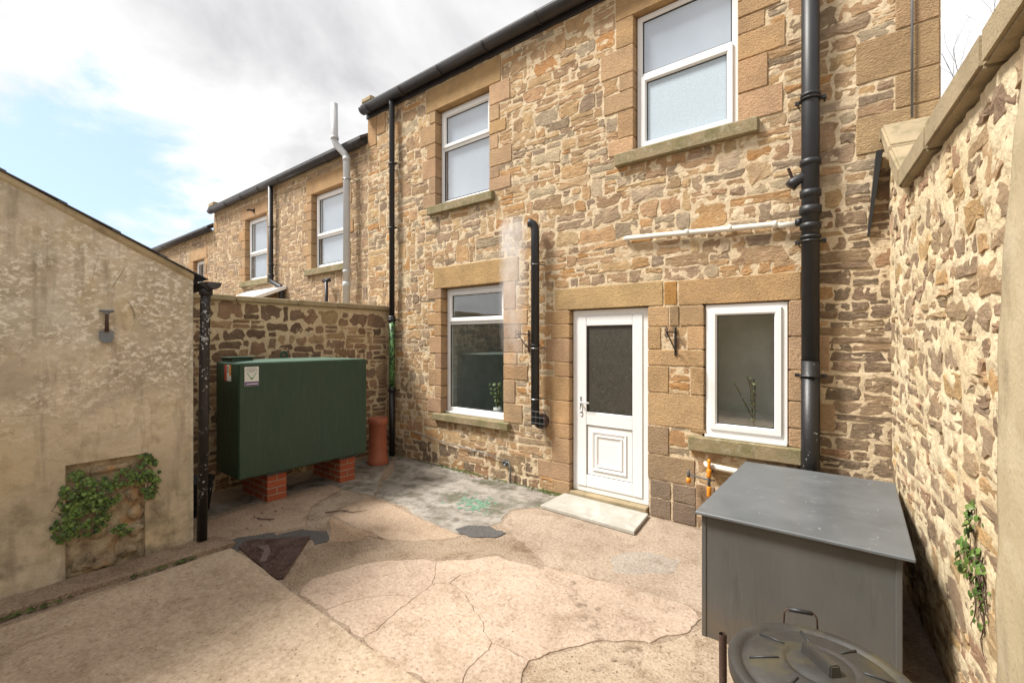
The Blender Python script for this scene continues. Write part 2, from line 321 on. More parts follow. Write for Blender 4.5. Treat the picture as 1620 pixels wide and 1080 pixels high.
def bevbox(x0, x1, y0, y1, z0, z1, b=.004):
    b = min(b, (x1 - x0) / 2.1, (y1 - y0) / 2.1, (z1 - z0) / 2.1)
    if b <= 0.0004:
        v = [(x, y, z) for x in (x0, x1) for y in (y0, y1) for z in (z0, z1)]
        return v, [(0, 1, 3, 2), (4, 6, 7, 5), (0, 4, 5, 1), (2, 3, 7, 6), (0, 2, 6, 4), (1, 5, 7, 3)]
    v = []; idx = {}
    X = (x0, x1); Y = (y0, y1); Z = (z0, z1)
    for i in (0, 1):
        for j in (0, 1):
            for k in (0, 1):
                sx, sy, sz = (1 - 2 * i) * b, (1 - 2 * j) * b, (1 - 2 * k) * b
                for a in range(3):
                    p = [X[i] + sx, Y[j] + sy, Z[k] + sz]; p[a] = (X[i], Y[j], Z[k])[a]
                    idx[(i, j, k, a)] = len(v); v.append(tuple(p))
    f = []
    for i in (0, 1):
        q = [idx[(i, j, k, 0)] for j, k in ((0, 0), (1, 0), (1, 1), (0, 1))]; f.append(tuple(q if i else q[::-1]))
        q = [idx[(j, i, k, 1)] for j, k in ((0, 0), (0, 1), (1, 1), (1, 0))]; f.append(tuple(q if i else q[::-1]))
        q = [idx[(j, k, i, 2)] for j, k in ((0, 0), (1, 0), (1, 1), (0, 1))]; f.append(tuple(q if i else q[::-1]))
    for i in (0, 1):
        for j in (0, 1):
            fl = (i + j) % 2
            def w(q, rev): f.append(tuple(q[::-1] if rev else q))
            w([idx[(i, j, 0, 0)], idx[(i, j, 0, 1)], idx[(i, j, 1, 1)], idx[(i, j, 1, 0)]], fl == 0)
            w([idx[(i, 0, j, 0)], idx[(i, 0, j, 2)], idx[(i, 1, j, 2)], idx[(i, 1, j, 0)]], fl == 1)
            w([idx[(0, i, j, 1)], idx[(0, i, j, 2)], idx[(1, i, j, 2)], idx[(1, i, j, 1)]], fl == 0)
            for k in (0, 1):
                w([idx[(i, j, k, a)] for a in range(3)], (i + j + k) % 2 == 0)
    return v, f
def tube(path, r, n=14, cap=True):
    P = [V(p) for p in path]; rs = r if isinstance(r, (list, tuple)) else [r] * len(P)
    v = []; f = []; up = None
    for i, p in enumerate(P):
        d = (P[min(i + 1, len(P) - 1)] - P[max(i - 1, 0)]).normalized()
        if up is None: up = V((0, 0, 1)) if abs(d.z) < .9 else V((0, 1, 0))
        a = d.cross(up)
        if a.length < 1e-5: a = d.cross(V((1, 0, 0)))
        a.normalize(); up = a.cross(d).normalized()
        for k in range(n):
            q = 2 * math.pi * k / n; v.append(p + (a * math.cos(q) + up * math.sin(q)) * rs[i])
    for i in range(len(P) - 1):
        for k in range(n):
            k2 = (k + 1) % n; f.append((i * n + k, i * n + k2, (i + 1) * n + k2, (i + 1) * n + k))
    if cap: f.append(tuple(range(n))[::-1]); f.append(tuple((len(P) - 1) * n + k for k in range(n)))
    return v, f
def lathe(c, prof, n=28):
    v = []; f = []
    for (r, z) in prof:
        for k in range(n):
            a = 2 * math.pi * k / n; v.append((c[0] + r * math.cos(a), c[1] + r * math.sin(a), c[2] + z))
    for i in range(len(prof) - 1):
        for k in range(n):
            k2 = (k + 1) % n; f.append((i * n + k, i * n + k2, (i + 1) * n + k2, (i + 1) * n + k))
    return v, f
def ring(x0, x1, z0, z1, prof):
    """picture-frame moulding in the XZ plane; prof = [(inset, y), ...] closed"""
    v = []; f = []; n = len(prof)
    for (i, y) in prof: v += [(x0 + i, y, z0 + i), (x1 - i, y, z0 + i), (x1 - i, y, z1 - i), (x0 + i, y, z1 - i)]
    for a in range(n):
        b = (a + 1) % n
        for k in range(4):
            k2 = (k + 1) % 4; f.append((a * 4 + k, b * 4 + k, b * 4 + k2, a * 4 + k2))
    return v, f
def vjit(c, rng, j=.1):
    k = 1 + rng.uniform(-j, j); return tuple(max(.01, q * k * (1 + rng.uniform(-j, j) * .2)) for q in c)

# ------------------------------------------------------------------ rubble stonework
def pack(u0, u1, z0, z1, obst, size, rng, gu=.03, gz=.02):
    """coursed rubble: courses of uneven height, some stones split into two or three thin beds; size(z, rng) -> width, course height"""
    nu = int((u1 - u0) / gu); nz = int((z1 - z0) / gz)
    occ = [[False] * nu for _ in range(nz)]
    for (a, b, c, d) in obst:
        for j in range(max(0, int(round((c - z0) / gz))), min(nz, int(round((d - z0) / gz)))):
            row = occ[j]
            for i in range(max(0, int(round((a - u0) / gu))), min(nu, int(round((b - u0) / gu)))): row[i] = True
    res = []; c0 = 0
    tops = [0] * nu   # course top for each column
    while c0 < nz:
        c1 = min(nz, c0 + max(3, int(round(size(z0 + c0 * gz, rng)[1] / gz))))
        if nz - c1 < 3: c1 = nz
        for j in range(c0, c1):
            i = 0
            while i < nu:
                if occ[j][i]: i += 1; continue
                run = 0
                while i + run < nu and not occ[j][i + run]: run += 1
                w = max(3, int(round(size(z0 + j * gz, rng)[0] / gu)))
                rem = c1 - j
                if rem <= 5 or rng.random() < .58: h = rem
                else: h = max(3, min(rem - 3, int(round(rem * rng.uniform(.35, .65))))); w = int(w * 1.25)
                if rem >= 4 and h == rem and rng.random() < .12: h = rem + rng.randint(2, 4)     # a jumper reaching into the next course
                if run - w < 3: w = run if run <= w + 2 else w
                w = min(w, run); hh = 0
                while hh < h and j + hh < nz and all(not occ[j + hh][i + k] for k in range(w)): hh += 1
                for q in range(hh):
                    for k in range(w): occ[j + q][i + k] = True
                res.append((u0 + i * gu, u0 + (i + w) * gu, z0 + j * gz, z0 + (j + hh) * gz)); i += w
        c0 = c1
    return res
def stone_shape(w, h, dep, rng, n=14, rnd=.35, jit=.09):
    """rubble stone centred on 0,0 in wall coordinates: ragged outline, sloping flanks, uneven face"""
    a, b = w / 2, h / 2; rc = min(a, b) * rng.uniform(rnd * .5, rnd * 1.6); per = []
    for (sx, sz, an) in ((1, 1, 0), (-1, 1, 90), (-1, -1, 180), (1, -1, 270)):
        for q in (8, 82): per.append((sx * (a - rc) + rc * math.cos(R(an + q)), sz * (b - rc) + rc * math.sin(R(an + q))))
    def mid(p, q, t_): return (p[0] + (q[0] - p[0]) * t_, p[1] + (q[1] - p[1]) * t_)
    pts = [per[0], per[1], mid(per[1], per[2], .3), mid(per[1], per[2], .68), per[2], per[3], mid(per[3], per[4], .5), per[4], per[5], mid(per[5], per[6], .35), mid(per[5], per[6], .7), per[6], per[7], mid(per[7], per[0], .5)]
    k1, k3 = rng.uniform(-.17, .17), rng.uniform(-.10, .10); j = min(w, h) * jit; sk = rng.uniform(-.10, .10) * h
    P = []
    for (x, z) in pts:
        x, z = x * (1 + k3 * z / b), z * (1 + k1 * x / a); P.append((x + rng.uniform(-j, j), z + rng.uniform(-j, j) + sk * x / w))
    n = len(P); v = []; tx, tz = rng.uniform(-.5, .5) * dep, rng.uniform(-.5, .5) * dep; e = min(.008, min(w, h) * .10)
    for (x, z) in P: v.append((x, z, -.014))
    for (x, z) in P:
        L = math.hypot(x, z); v.append((x * (1 - e / L), z * (1 - e / L), dep * rng.uniform(.25, 1.15) + tx * x / w + tz * z / h))
    v.append((rng.uniform(-.2, .2) * w, rng.uniform(-.15, .15) * h, dep * rng.uniform(.3, 1.5)))
    f = [(n + k, n + (k + 1) % n, 2 * n) for k in range(n)] + [(k, (k + 1) % n, n + (k + 1) % n, n + k) for k in range(n)]
    return v, f
def flat_sides(o):
    o.data.polygons.foreach_set('use_smooth', [False] * len(o.data.polygons)); return o
def rubble(parent, rects, place, palette, mat, rng, joint, dep, limit=300, warp=.012, obst=(), name='stone', small_only=False, rnd=.35, jit=.09):
    """rects in wall coordinates (u, z); place(u, z, d) -> world point"""
    CP = camo.location; items = []
    for (a, b, c, d) in rects:
        w, h = b - a, d - c
        if w < .035 or h < .03: continue
        p = place((a + b) / 2, (c + d) / 2, 0); items.append((w * h / max(.3, (p - CP).length_squared), a, b, c, d))
    items.sort(key=lambda q: -q[0])
    rest = MB()
    for k, (s, a, b, c, d) in enumerate(items):
        w, h = b - a, d - c; jj = joint * rng.uniform(.7, 1.5)
        v, f = stone_shape(max(.03, w - jj), max(.024, h - jj * .9), dep * rng.uniform(.55, 1.4), rng, 10, rnd, jit)
        cu, cz = (a + b) / 2, (c + d) / 2
        mg = min([9] + [max(o[0] - b, a - o[1], o[2] - d, c - o[3]) for o in obst])
        wf = warp * max(0, min(1, mg / .08))
        cz += noise.noise(V((cu * .9, cz * .6, 6.7))) * wf * 1.5; cu += noise.noise(V((cu * 1.7, cz * 1.7, 3.3))) * wf; cz += noise.noise(V((cu * 1.7, cz * 1.7, 9.1))) * wf * 1.6
        W = [place(cu + q[0], cz + q[1], q[2]) for q in v]
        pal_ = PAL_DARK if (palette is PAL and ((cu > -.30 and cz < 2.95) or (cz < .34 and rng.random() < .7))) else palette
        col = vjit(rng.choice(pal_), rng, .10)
        if small_only or k >= limit: rest.cur = col; rest.add(W, f)
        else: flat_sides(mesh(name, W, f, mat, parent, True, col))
    if rest.v:
        o = flat_sides(rest.build(name + 's_small', mat, parent, True)); o['kind'] = 'stuff'
def mortar_sheet(name, parent, u0, u1, z0, z1, step, place, holes, mat, amp=.010, fs=9, topf=None, lift=.0):
    nu = max(2, int((u1 - u0) / step)); nz = max(2, int((z1 - z0) / step)); v = []; f = []
    for j in range(nz + 1):
        for i in range(nu + 1):
            u = u0 + (u1 - u0) * i / nu; t_ = j / nz
            z = z0 + ((topf(u) if topf else z1) - z0) * t_; bias_ = lift
            q = V((u * fs, z * fs, 4.2)); d = amp * (noise.noise(q) + .5 * noise.noise(q * 2.3) + .35 * noise.noise(q * 5.1)) + bias_
            v.append(place(u, z, d))
    for j in range(nz):
        for i in range(nu):
            u = u0 + (u1 - u0) * (i + .5) / nu; z = z0 + (z1 - z0) * (j + .5) / nz
            if any(a < u < b and c < z < d for (a, b, c, d) in holes): continue
            k = j * (nu + 1) + i; f.append((k, k + 1, k + nu + 2, k + nu + 1))
    return mesh(name, v, f, mat, parent, True)

PAL = [(0.508, 0.337, 0.185), (0.487, 0.316, 0.170), (0.455, 0.291, 0.165), (0.551, 0.388, 0.220), (0.418, 0.280, 0.170), (0.370, 0.250, 0.155), (0.487, 0.331, 0.200), (0.561, 0.408, 0.245), (0.508, 0.275, 0.115), (0.487, 0.296, 0.145), (0.339, 0.245, 0.165), (0.466, 0.306, 0.180), (0.519, 0.357, 0.200), (0.434, 0.296, 0.175), (0.487, 0.331, 0.185)]
PAL += [(.33, .255, .18), (.42, .335, .24), (.29, .215, .15), (.50, .40, .28), (.38, .275, .19)]
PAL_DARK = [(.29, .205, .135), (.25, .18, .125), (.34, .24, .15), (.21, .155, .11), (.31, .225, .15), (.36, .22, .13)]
PAL_N = [(.43, .30, .19), (.40, .275, .175), (.47, .335, .21), (.37, .265, .18), (.45, .325, .215), (.34, .25, .18), (.42, .305, .205)]
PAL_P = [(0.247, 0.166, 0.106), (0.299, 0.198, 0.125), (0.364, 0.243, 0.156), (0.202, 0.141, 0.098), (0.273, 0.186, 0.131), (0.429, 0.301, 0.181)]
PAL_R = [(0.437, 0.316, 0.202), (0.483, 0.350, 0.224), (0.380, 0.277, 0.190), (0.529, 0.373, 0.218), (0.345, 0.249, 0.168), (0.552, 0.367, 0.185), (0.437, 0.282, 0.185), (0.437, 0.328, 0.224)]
ASH = [(.54, .36, .215), (.57, .39, .235), (.51, .335, .19), (.55, .36, .19), (.50, .34, .22)]
ASH_N = [(.54, .365, .21), (.50, .335, .20), (.53, .345, .185)]
def ashlar(parent, name, x0, x1, z0, z1, rng, pal=ASH, y0=-.012, y1=.22, g=.005, col=None, b=.006):
    y0 += rng.uniform(-.004, .003)
    v, f = bevbox(x0 + g, x1 - g, y0, y1, z0 + g, z1 - g, b)
    return mesh(name, v, f, 'ashlar', parent, False, col or vjit(rng.choice(pal), rng, .10))
def jamb(parent, rng, side, xe, z0, z1, obst, wl=.30, ws=.16, pal=ASH, heights=None):
    """alternating long and short dressed blocks at one side of an opening (side -1: block lies left of xe)"""
    z = z0; k = rng.randint(0, 1)
    hs = []
    while z < z1 - .02:
        h = rng.uniform(.15, .30)
        if z1 - (z + h) < .13: h = z1 - z
        w = (wl if k % 2 else ws) * rng.uniform(.82, 1.18)
        x0, x1 = (xe - w, xe) if side < 0 else (xe, xe + w)
        ashlar(parent, 'jamb_stone', x0, x1, z, z + h, rng, pal); obst.append((x0, x1, z, z + h)); z += h; k += 1

def window(parent, x0, x1, z0, z1, yf, label=None, split=None, sash='top', frost=None, fw=.062, room=1.6, sky_sheet=False, cill=True, swap=None):
    """white plastic window; split = height of the transom; sash = which light has an opening sash"""
    g = .004; X0, X1, Z0, Z1 = x0 + g, x1 - g, z0 + g + (.03 if cill else 0), z1 - g
    w = MB(); w.add(*ring(X0, X1, Z0, Z1, [(0, yf + .06), (0, yf + .006), (.006, yf), (fw - .014, yf), (fw, yf + .018), (fw, yf + .06)]))
    if cill: w.box(x0 + g, x1 - g, yf - .035, yf + .055, z0 + .002, z0 + .032, .006)
    lights = []
    if split:
        w.box(X0 + fw - .005, X1 - fw + .005, yf + .002, yf + .058, split - .03, split + .03, .008)
        lights = [('bottom', Z0 + fw, split - .03), ('top', split + .03, Z1 - fw)]
    else: lights = [('all', Z0 + fw, Z1 - fw)]
    win = w.build('window', 'pvc', parent)
    if label: win['label'] = label
    for (nm, a, b) in lights:
        i = 0
        xa, xb = X0 + fw, X1 - fw
        if sash in (nm, 'both'):
            s = MB(); e = .018
            s.add(*ring(xa - e, xb + e, a - e, b + e, [(0, yf - .002), (0, yf - .014), (.005, yf - .019), (.045, yf - .019), (.058, yf + .0), (.058, yf + .05), (.02, yf + .05)]))
            s.build('sash', 'pvc', win); i = .040
        q = MB(); q.add(*ring(xa + i - .004, xb - i + .004, a + i - .004, b - i + .004, [(0, yf + .022), (0, yf + .012), (.011, yf + .012), (.011, yf + .022)])); q.build('gasket', 'pvc_gasket', win)
        mt = 'glass_frosted' if frost in (nm, 'both') else ('glass_upper' if z0 > 2.5 else 'glass')
        yg = yf + .020
        mesh('pane', [(xa + i - .006, yg, a + i - .006), (xb - i + .006, yg, a + i - .006), (xb - i + .006, yg, b - i + .006), (xa + i - .006, yg, b - i + .006)], [(0, 1, 2, 3)], mt, win)
    if room:
        ya, yb = yf + .058, yf + room; e = .25
        r = MB(); A = [(x0 - e, z0 - e), (x1 + e, z0 - e), (x1 + e, z1 + e), (x0 - e, z1 + e)]
        B = [(x0 + g, z0 + g), (x1 - g, z0 + g), (x1 - g, z1 - g), (x0 + g, z1 - g)]
        v = [(p[0], yf + .061, p[1]) for p in B] + [(p[0], yf + .20, p[1]) for p in B] + [(p[0], yf + .20, p[1]) for p in A] + [(p[0], yb, p[1]) for p in A]
        f = []
        for q in range(3):
            for k in range(4): k2 = (k + 1) % 4; f.append((q * 4 + k, q * 4 + k2, q * 4 + 4 + k2, q * 4 + 4 + k))
        f.append((12, 13, 14, 15)); r.add(v, f); r.build('room_lining', 'room', win)
    if sky_sheet:
        bz = z0 + (z1 - z0) * sky_sheet[2]
        mesh('reflection_sheet', *reflection_sheet(x0 + (x1 - x0) * sky_sheet[0], x0 + (x1 - x0) * sky_sheet[1], yf + .052, bz, z1 - .02), 'sky_sheet', win, True)  # pale sheet behind the glass stands in for reflected sky
    return win
def reflection_sheet(x0, x1, y, z0, z1):
    v = []; n = 48
    for k in range(n + 1):
        x = x0 + (x1 - x0) * k / n; yy = y + .0012 * math.sin(k * .47)
        v += [(x, yy, z0), (x, yy, z1)]
    return v, [(2 * k, 2 * k + 2, 2 * k + 3, 2 * k + 1) for k in range(n)]
FP = lambda u, z, d: V((u, -d, z))
def sill(parent, x0, x1, z0, z1, pr=.07):
    v, f = bevbox(x0, x1, -pr, .14, z0, z1, .01); n = len(v)
    return mesh('window_sill', v, f, 'sill_stone', parent)

# ------------------------------------------------------------------ ground sheet
mesh('ground', [(-400, -400, -.06), (400, -400, -.06), (400, 400, -.06), (-400, 400, -.06)], [(0, 1, 2, 3)], 'ground')['kind'] = 'structure'

# ------------------------------------------------------------------ the terraced house
rng = random.Random(11)
house = empty('terraced_house', (-3.1, 0, 0), 'tan rubble stone terraced house with white back door and four windows', 'house')
obst = []; holes = []
def opening(x0, x1, z0, z1): holes.append((x0 - .03, x1 + .03, z0 - .03, z1 + .03)); obst.append((x0, x1, z0, z1))
# lower left window
opening(-4.82, -3.68, .75, 2.54)
ashlar(house, 'lintel', -4.99, -3.43, 2.54, 2.85, rng, col=(.53, .36, .175)); obst.append((-4.99, -3.43, 2.54, 2.85))
jamb(house, rng, -1, -4.82, .75, 2.54, obst, .27, .15); jamb(house, rng, 1, -3.68, .75, 2.54, obst, .36, .24)
sill(house, -4.97, -3.56, .65, .75); obst.append((-4.97, -3.56, .65, .75))
window(house, -4.82, -3.68, .75, 2.54, .10, 'two-light kitchen window with a pot plant behind the glass', 2.05, 'top')
# door
opening(-2.69, -1.775, .0, 2.14)
ashlar(house, 'lintel', -2.90, -1.61, 2.14, 2.395, rng, col=(.55, .39, .20)); obst.append((-2.90, -1.61, 2.14, 2.395))
jamb(house, rng, -1, -2.69, 0, 2.14, obst, .40, .24)
# small window and the dressed pier between it and the door
opening(-1.215, -.53, .875, 2.13)
ashlar(house, 'lintel', -1.464, -.43, 2.13, 2.38, rng, col=(.52, .345, .18)); obst.append((-1.464, -.43, 2.13, 2.38))
ashlar(house, 'stone_block', -1.605, -1.47, 2.14, 2.38, rng, col=(.46, .25, .08)); obst.append((-1.605, -1.47, 2.14, 2.38))
for (a, b, c, d, cc) in [(-1.775, -1.55, 1.93, 2.135, 0), (-1.45, -1.215, 1.93, 2.125, 0), (-1.775, -1.63, 1.70, 1.93, 0), (-1.38, -1.215, 1.70, 1.93, 0),
        (-1.775, -1.215, 1.535, 1.70, 0), (-1.775, -1.55, 1.265, 1.535, 0), (-1.35, -1.215, 1.265, 1.535, 0), (-1.775, -1.215, .93, 1.265, 0),
        (-1.775, -1.55, .64, .93, 1), (-1.775, -1.30, .38, .64, 1), (-1.75, -1.53, .20, .38, 2), (-1.52, -1.29, .20, .38, 2), (-1.75, -1.53, .0, .20, 2), (-1.52, -1.29, 0, .20, 2), (-1.30, -1.12, .14, .42, 1)]:
    col = vjit([(.53, .36, .20), (.42, .30, .195), (.26, .205, .155)][cc], rng, .12)
    ashlar(house, 'jamb_stone', a, b, c, d, rng, col=col); obst.append((a, b, c, d))
obst.append((-1.55, -1.45, 1.93, 2.135)); ashlar(house, 'jamb_stone', -1.55, -1.45, 1.93, 2.135, rng, col=(.37, .26, .15))
jamb(house, rng, 1, -.53, .875, 2.13, obst, .30, .16)
sill(house, -1.355, -.425, .735, .875, .06); obst.append((-1.355, -.425, .735, .875))
window(house, -1.215, -.53, .875, 2.13, .012, 'single-light casement window beside the back door', None, 'all', cill=True, room=.42)
# upper left window
opening(-4.94, -3.92, 3.74, 5.14)
ashlar(house, 'lintel', -5.16, -3.72, 5.14, 5.48, rng, col=(.52, .35, .175)); obst.append((-5.16, -3.72, 5.14, 5.48))
jamb(house, rng, -1, -4.94, 3.74, 5.14, obst, .30, .17); jamb(house, rng, 1, -3.92, 3.74, 5.14, obst, .34, .17)
sill(house, -5.08, -3.82, 3.62, 3.74); obst.append((-5.08, -3.82, 3.62, 3.74))
window(house, -4.94, -3.92, 3.74, 5.14, .10, 'two-light upper window with a pale sheet imitating sky reflection', 4.58, 'top', sky_sheet=(.10, .98, 0.03))
# upper right window
opening(-1.92, -.93, 3.765, 5.20)
ashlar(house, 'lintel', -2.13, -.73, 5.20, 5.50, rng, col=(.51, .34, .175)); obst.append((-2.13, -.73, 5.20, 5.50))
jamb(house, rng, -1, -1.92, 3.765, 5.20, obst, .33, .19); jamb(house, rng, 1, -.93, 3.765, 5.20, obst, .38, .22)
sill(house, -2.12, -.75, 3.635, 3.765); obst.append((-2.12, -.75, 3.635, 3.765))
window(house, -1.92, -.93, 3.765, 5.20, .07, 'two-light bathroom window with frosted lower pane', 4.56, 'bottom', frost='bottom', sky_sheet=(.02, .98, .57), cill=False)
# right-hand corner stones, left-hand corner stones
z = 0.0; k = 0
for h in [.28, .30, .27, .33, .29, .31, .30, .28, .32, .30, .27, .30, .26, .34, .38, .44, .33, .32, .30]:
    if z > 5.45: break
    if z < 3.15: z += h; k += 1; continue
    h = min(h, 5.55 - z); w = .50 if k % 2 else .26
    ashlar(house, 'quoin', .43 - w, .43, z, z + h, rng, col=vjit((.43, .30, .17), rng, .1)); obst.append((.43 - w, .43, z, z + h)); z += h; k += 1
for (x0, x1, z0, z1) in [(-6.60, -6.36, 5.02, 5.50), (-6.36, -6.12, 5.16, 5.48)]:
    ashlar(house, 'quoin', x0, x1, z0, z1, rng); obst.append((x0, x1, z0, z1))
def size_h(z, r):
    if z > 3.9: return r.uniform(.16, .38), r.choice([.12, .14, .16, .18])
    return r.choice([r.uniform(.10, .22), r.uniform(.18, .46)]), r.choice([.08, .10, .12, .14, .16, .18])
rects = pack(-6.60, .43, -.02, 5.56, obst, size_h, rng)
wall_h = mortar_sheet('wall', house, -6.60, .43, -.05, 5.56, .026, FP, holes, 'mortar', .0075, 12, None, .0016)
rubble(house, rects, FP, PAL, 'stone', rng, .011, .0068, 300, .026, obst, rnd=.28, jit=.10)
# gable ends, back and roof
side = MB()
for xx in (-6.598, .428):
    side.add([(xx, .0, -.05), (xx, 7.0, -.05), (xx, 7.0, 5.58), (xx, 3.5, 7.8), (xx, .0, 5.58)], [(0, 1, 2, 3, 4)])
side.add([(-6.598, 7, -.05), (.428, 7, -.05), (.428, 7, 5.58), (-6.598, 7, 5.58)], [(0, 1, 2, 3)]); side.build('gable_wall', 'mortar', house)
def roof_part(parent, x0, x1, ze, rise=2.25):
    r = MB(); t_ = .05
    for s in (0, 1):
        ya, yb = (-.14, 3.5) if s == 0 else (7.14, 3.5)
        r.add([(x0, ya, ze), (x1, ya, ze), (x1, yb, ze + rise), (x0, yb, ze + rise), (x0, ya, ze + t_), (x1, ya, ze + t_), (x1, yb, ze + rise + t_), (x0, yb, ze + rise + t_)],
              [(0, 1, 2, 3), (7, 6, 5, 4), (0, 4, 5, 1), (1, 5, 6, 2), (3, 2, 6, 7), (0, 3, 7, 4)])
    return r.build('roof', 'slate', parent)
roof_part(house, -6.62, .50, 5.64)
def gutter(parent, x0, x1, zt, y=-.10, r=.075, stop=True):
    g = MB(); n = 12; v = []; f = []
    for xx in (x0, x1):
        for rr in (r, r - .006):
            for k in range(n + 1):
                a = math.pi + math.pi * k / n; v.append((xx, y + rr * math.cos(a), zt + rr * math.sin(a)))
    m = n + 1
    for k in range(n):
        f.append((k, k + 1, 2 * m + k + 1, 2 * m + k)); f.append((m + k, 3 * m + k, 3 * m + k + 1, m + k + 1))
        f.append((k, m + k, m + k + 1, k + 1)); f.append((2 * m + k, 2 * m + k + 1, 3 * m + k + 1, 3 * m + k))
    g.add(v, f)
    if stop:
        for xx in (x0, x1): g.add([(xx, y + r * math.cos(math.pi + math.pi * k / n), zt + r * math.sin(math.pi + math.pi * k / n)) for k in range(n + 1)], [tuple(range(n + 1))])
    go = g.build('gutter', 'black_gutter', parent, True)
    nb = int((x1 - x0) / .85)
    for q in range(nb + 1):
        xx = x0 + .2 + (x1 - x0 - .4) * q / nb; b = MB()
        pts = [(xx, y + (r + .004) * math.cos(math.pi + math.pi * k / 10), zt + (r + .004) * math.sin(math.pi + math.pi * k / 10)) for k in range(11)]
        for i_ in range(10):
            a, c = V(pts[i_]), V(pts[i_ + 1]); na = (a - V((xx, y, zt))).normalized() * .006; nc = (c - V((xx, y, zt))).normalized() * .006
            b.add([a + V((-.014, 0, 0)), a + V((.014, 0, 0)), c + V((.014, 0, 0)), c + V((-.014, 0, 0)), a + na + V((-.014, 0, 0)), a + na + V((.014, 0, 0)), c + nc + V((.014, 0, 0)), c + nc + V((-.014, 0, 0))],
                  [(4, 5, 6, 7), (0, 4, 7, 3), (1, 2, 6, 5)])
        b.build('gutter_bracket', 'black_gutter', go)
    return go
gutter(house, -6.60, .50, 5.62, -.11, .085)
m = MB(); m.box(-6.62, .43, -.028, .0, 5.50, 5.60, .003); m.build('fascia', 'black_gutter', house)
m = MB(); m.box(-6.60, -6.34, -.14, .3, 5.705, 5.785, .015); m.build('kneeler_stone', 'coping_stone', house)

# back door
df = MB(); X0, X1, Z0, Z1, yd = -2.685, -1.78, .075, 2.135, .055
df.add(*ring(X0, X1, Z0, Z1, [(0, yd + .07), (0, yd + .005), (.005, yd), (.062, yd), (.072, yd + .015), (.072, yd + .07)]))
door = df.build('door', 'pvc', house); door['label'] = 'white plastic back door with obscured glass and moulded lower panel'
a0, a1, c0, c1 = X0 + .064, X1 - .064, Z0 + .062, Z1 - .064
leaf = MB()
wst = .115
leaf.box(a0, a0 + wst, yd - .012, yd + .045, c0, c1, .007); leaf.box(a1 - wst, a1, yd - .012, yd + .045, c0, c1, .007)
gz0, gz1 = .985, c1 - wst
for (zz0, zz1) in ((c0, c0 + .135), (gz0 - .15, gz0), (gz1, c1)): leaf.box(a0 + wst - .002, a1 - wst + .002, yd - .0105, yd + .044, zz0, zz1, .007)
lf = leaf.build('door_leaf', 'pvc', door)
xa, xb = a0 + wst, a1 - wst
q = MB(); q.add(*ring(xa - .003, xb + .003, gz0 - .003, gz1 + .003, [(0, yd + .022), (0, yd - .004), (.011, yd - .001), (.011, yd + .022)])); q.build('gasket', 'pvc_gasket', door)
mesh('door_glass', [(xa, yd + .012, gz0), (xb, yd + .012, gz0), (xb, yd + .012, gz1), (xa, yd + .012, gz1)], [(0, 1, 2, 3)], 'glass_obscure', door)
pz0, pz1 = c0 + .135, gz0 - .15
p = MB(); p.box(xa - .005, xb + .005, yd + .004, yd + .03, pz0 - .005, pz1 + .005, .001); pn = p.build('door_panel', 'pvc', door)
p = MB()
for (i_, wd) in ((.065, .035), (.115, .03)):
    p.add(*ring(xa + i_, xb - i_, pz0 + i_ * .9, pz1 - i_ * .9, [(0, yd + .006), (.008, yd - .010), (wd * .6, yd - .006), (wd, yd + .006)]))
p.build('panel_moulding', 'pvc', pn)
q = MB(); q.add(*ring(xa - .001, xb + .001, pz0 - .001, pz1 + .001, [(0, yd + .012), (0, yd - .003), (.006, yd - .003), (.006, yd + .012)])); q.build('gasket', 'pvc_gasket', door)
hd = MB(); hx = a0 + .05; hd.box(hx - .017, hx + .017, yd - .022, yd - .011, .93, 1.16, .006)
hd.tube([(hx, yd - .012, 1.09), (hx, yd - .05, 1.09), (hx + .02, yd - .056, 1.09), (hx + .12, yd - .056, 1.09)], .010, 10); hd.tube([(hx, yd - .012, .985), (hx, yd - .030, .985)], .011, 10)
hd.build('handle', 'pvc', door, True)
m = MB(); m.box(-2.69, -1.775, -.03, .14, -.02, .072, .008); m.build('threshold', 'coping_stone', house)

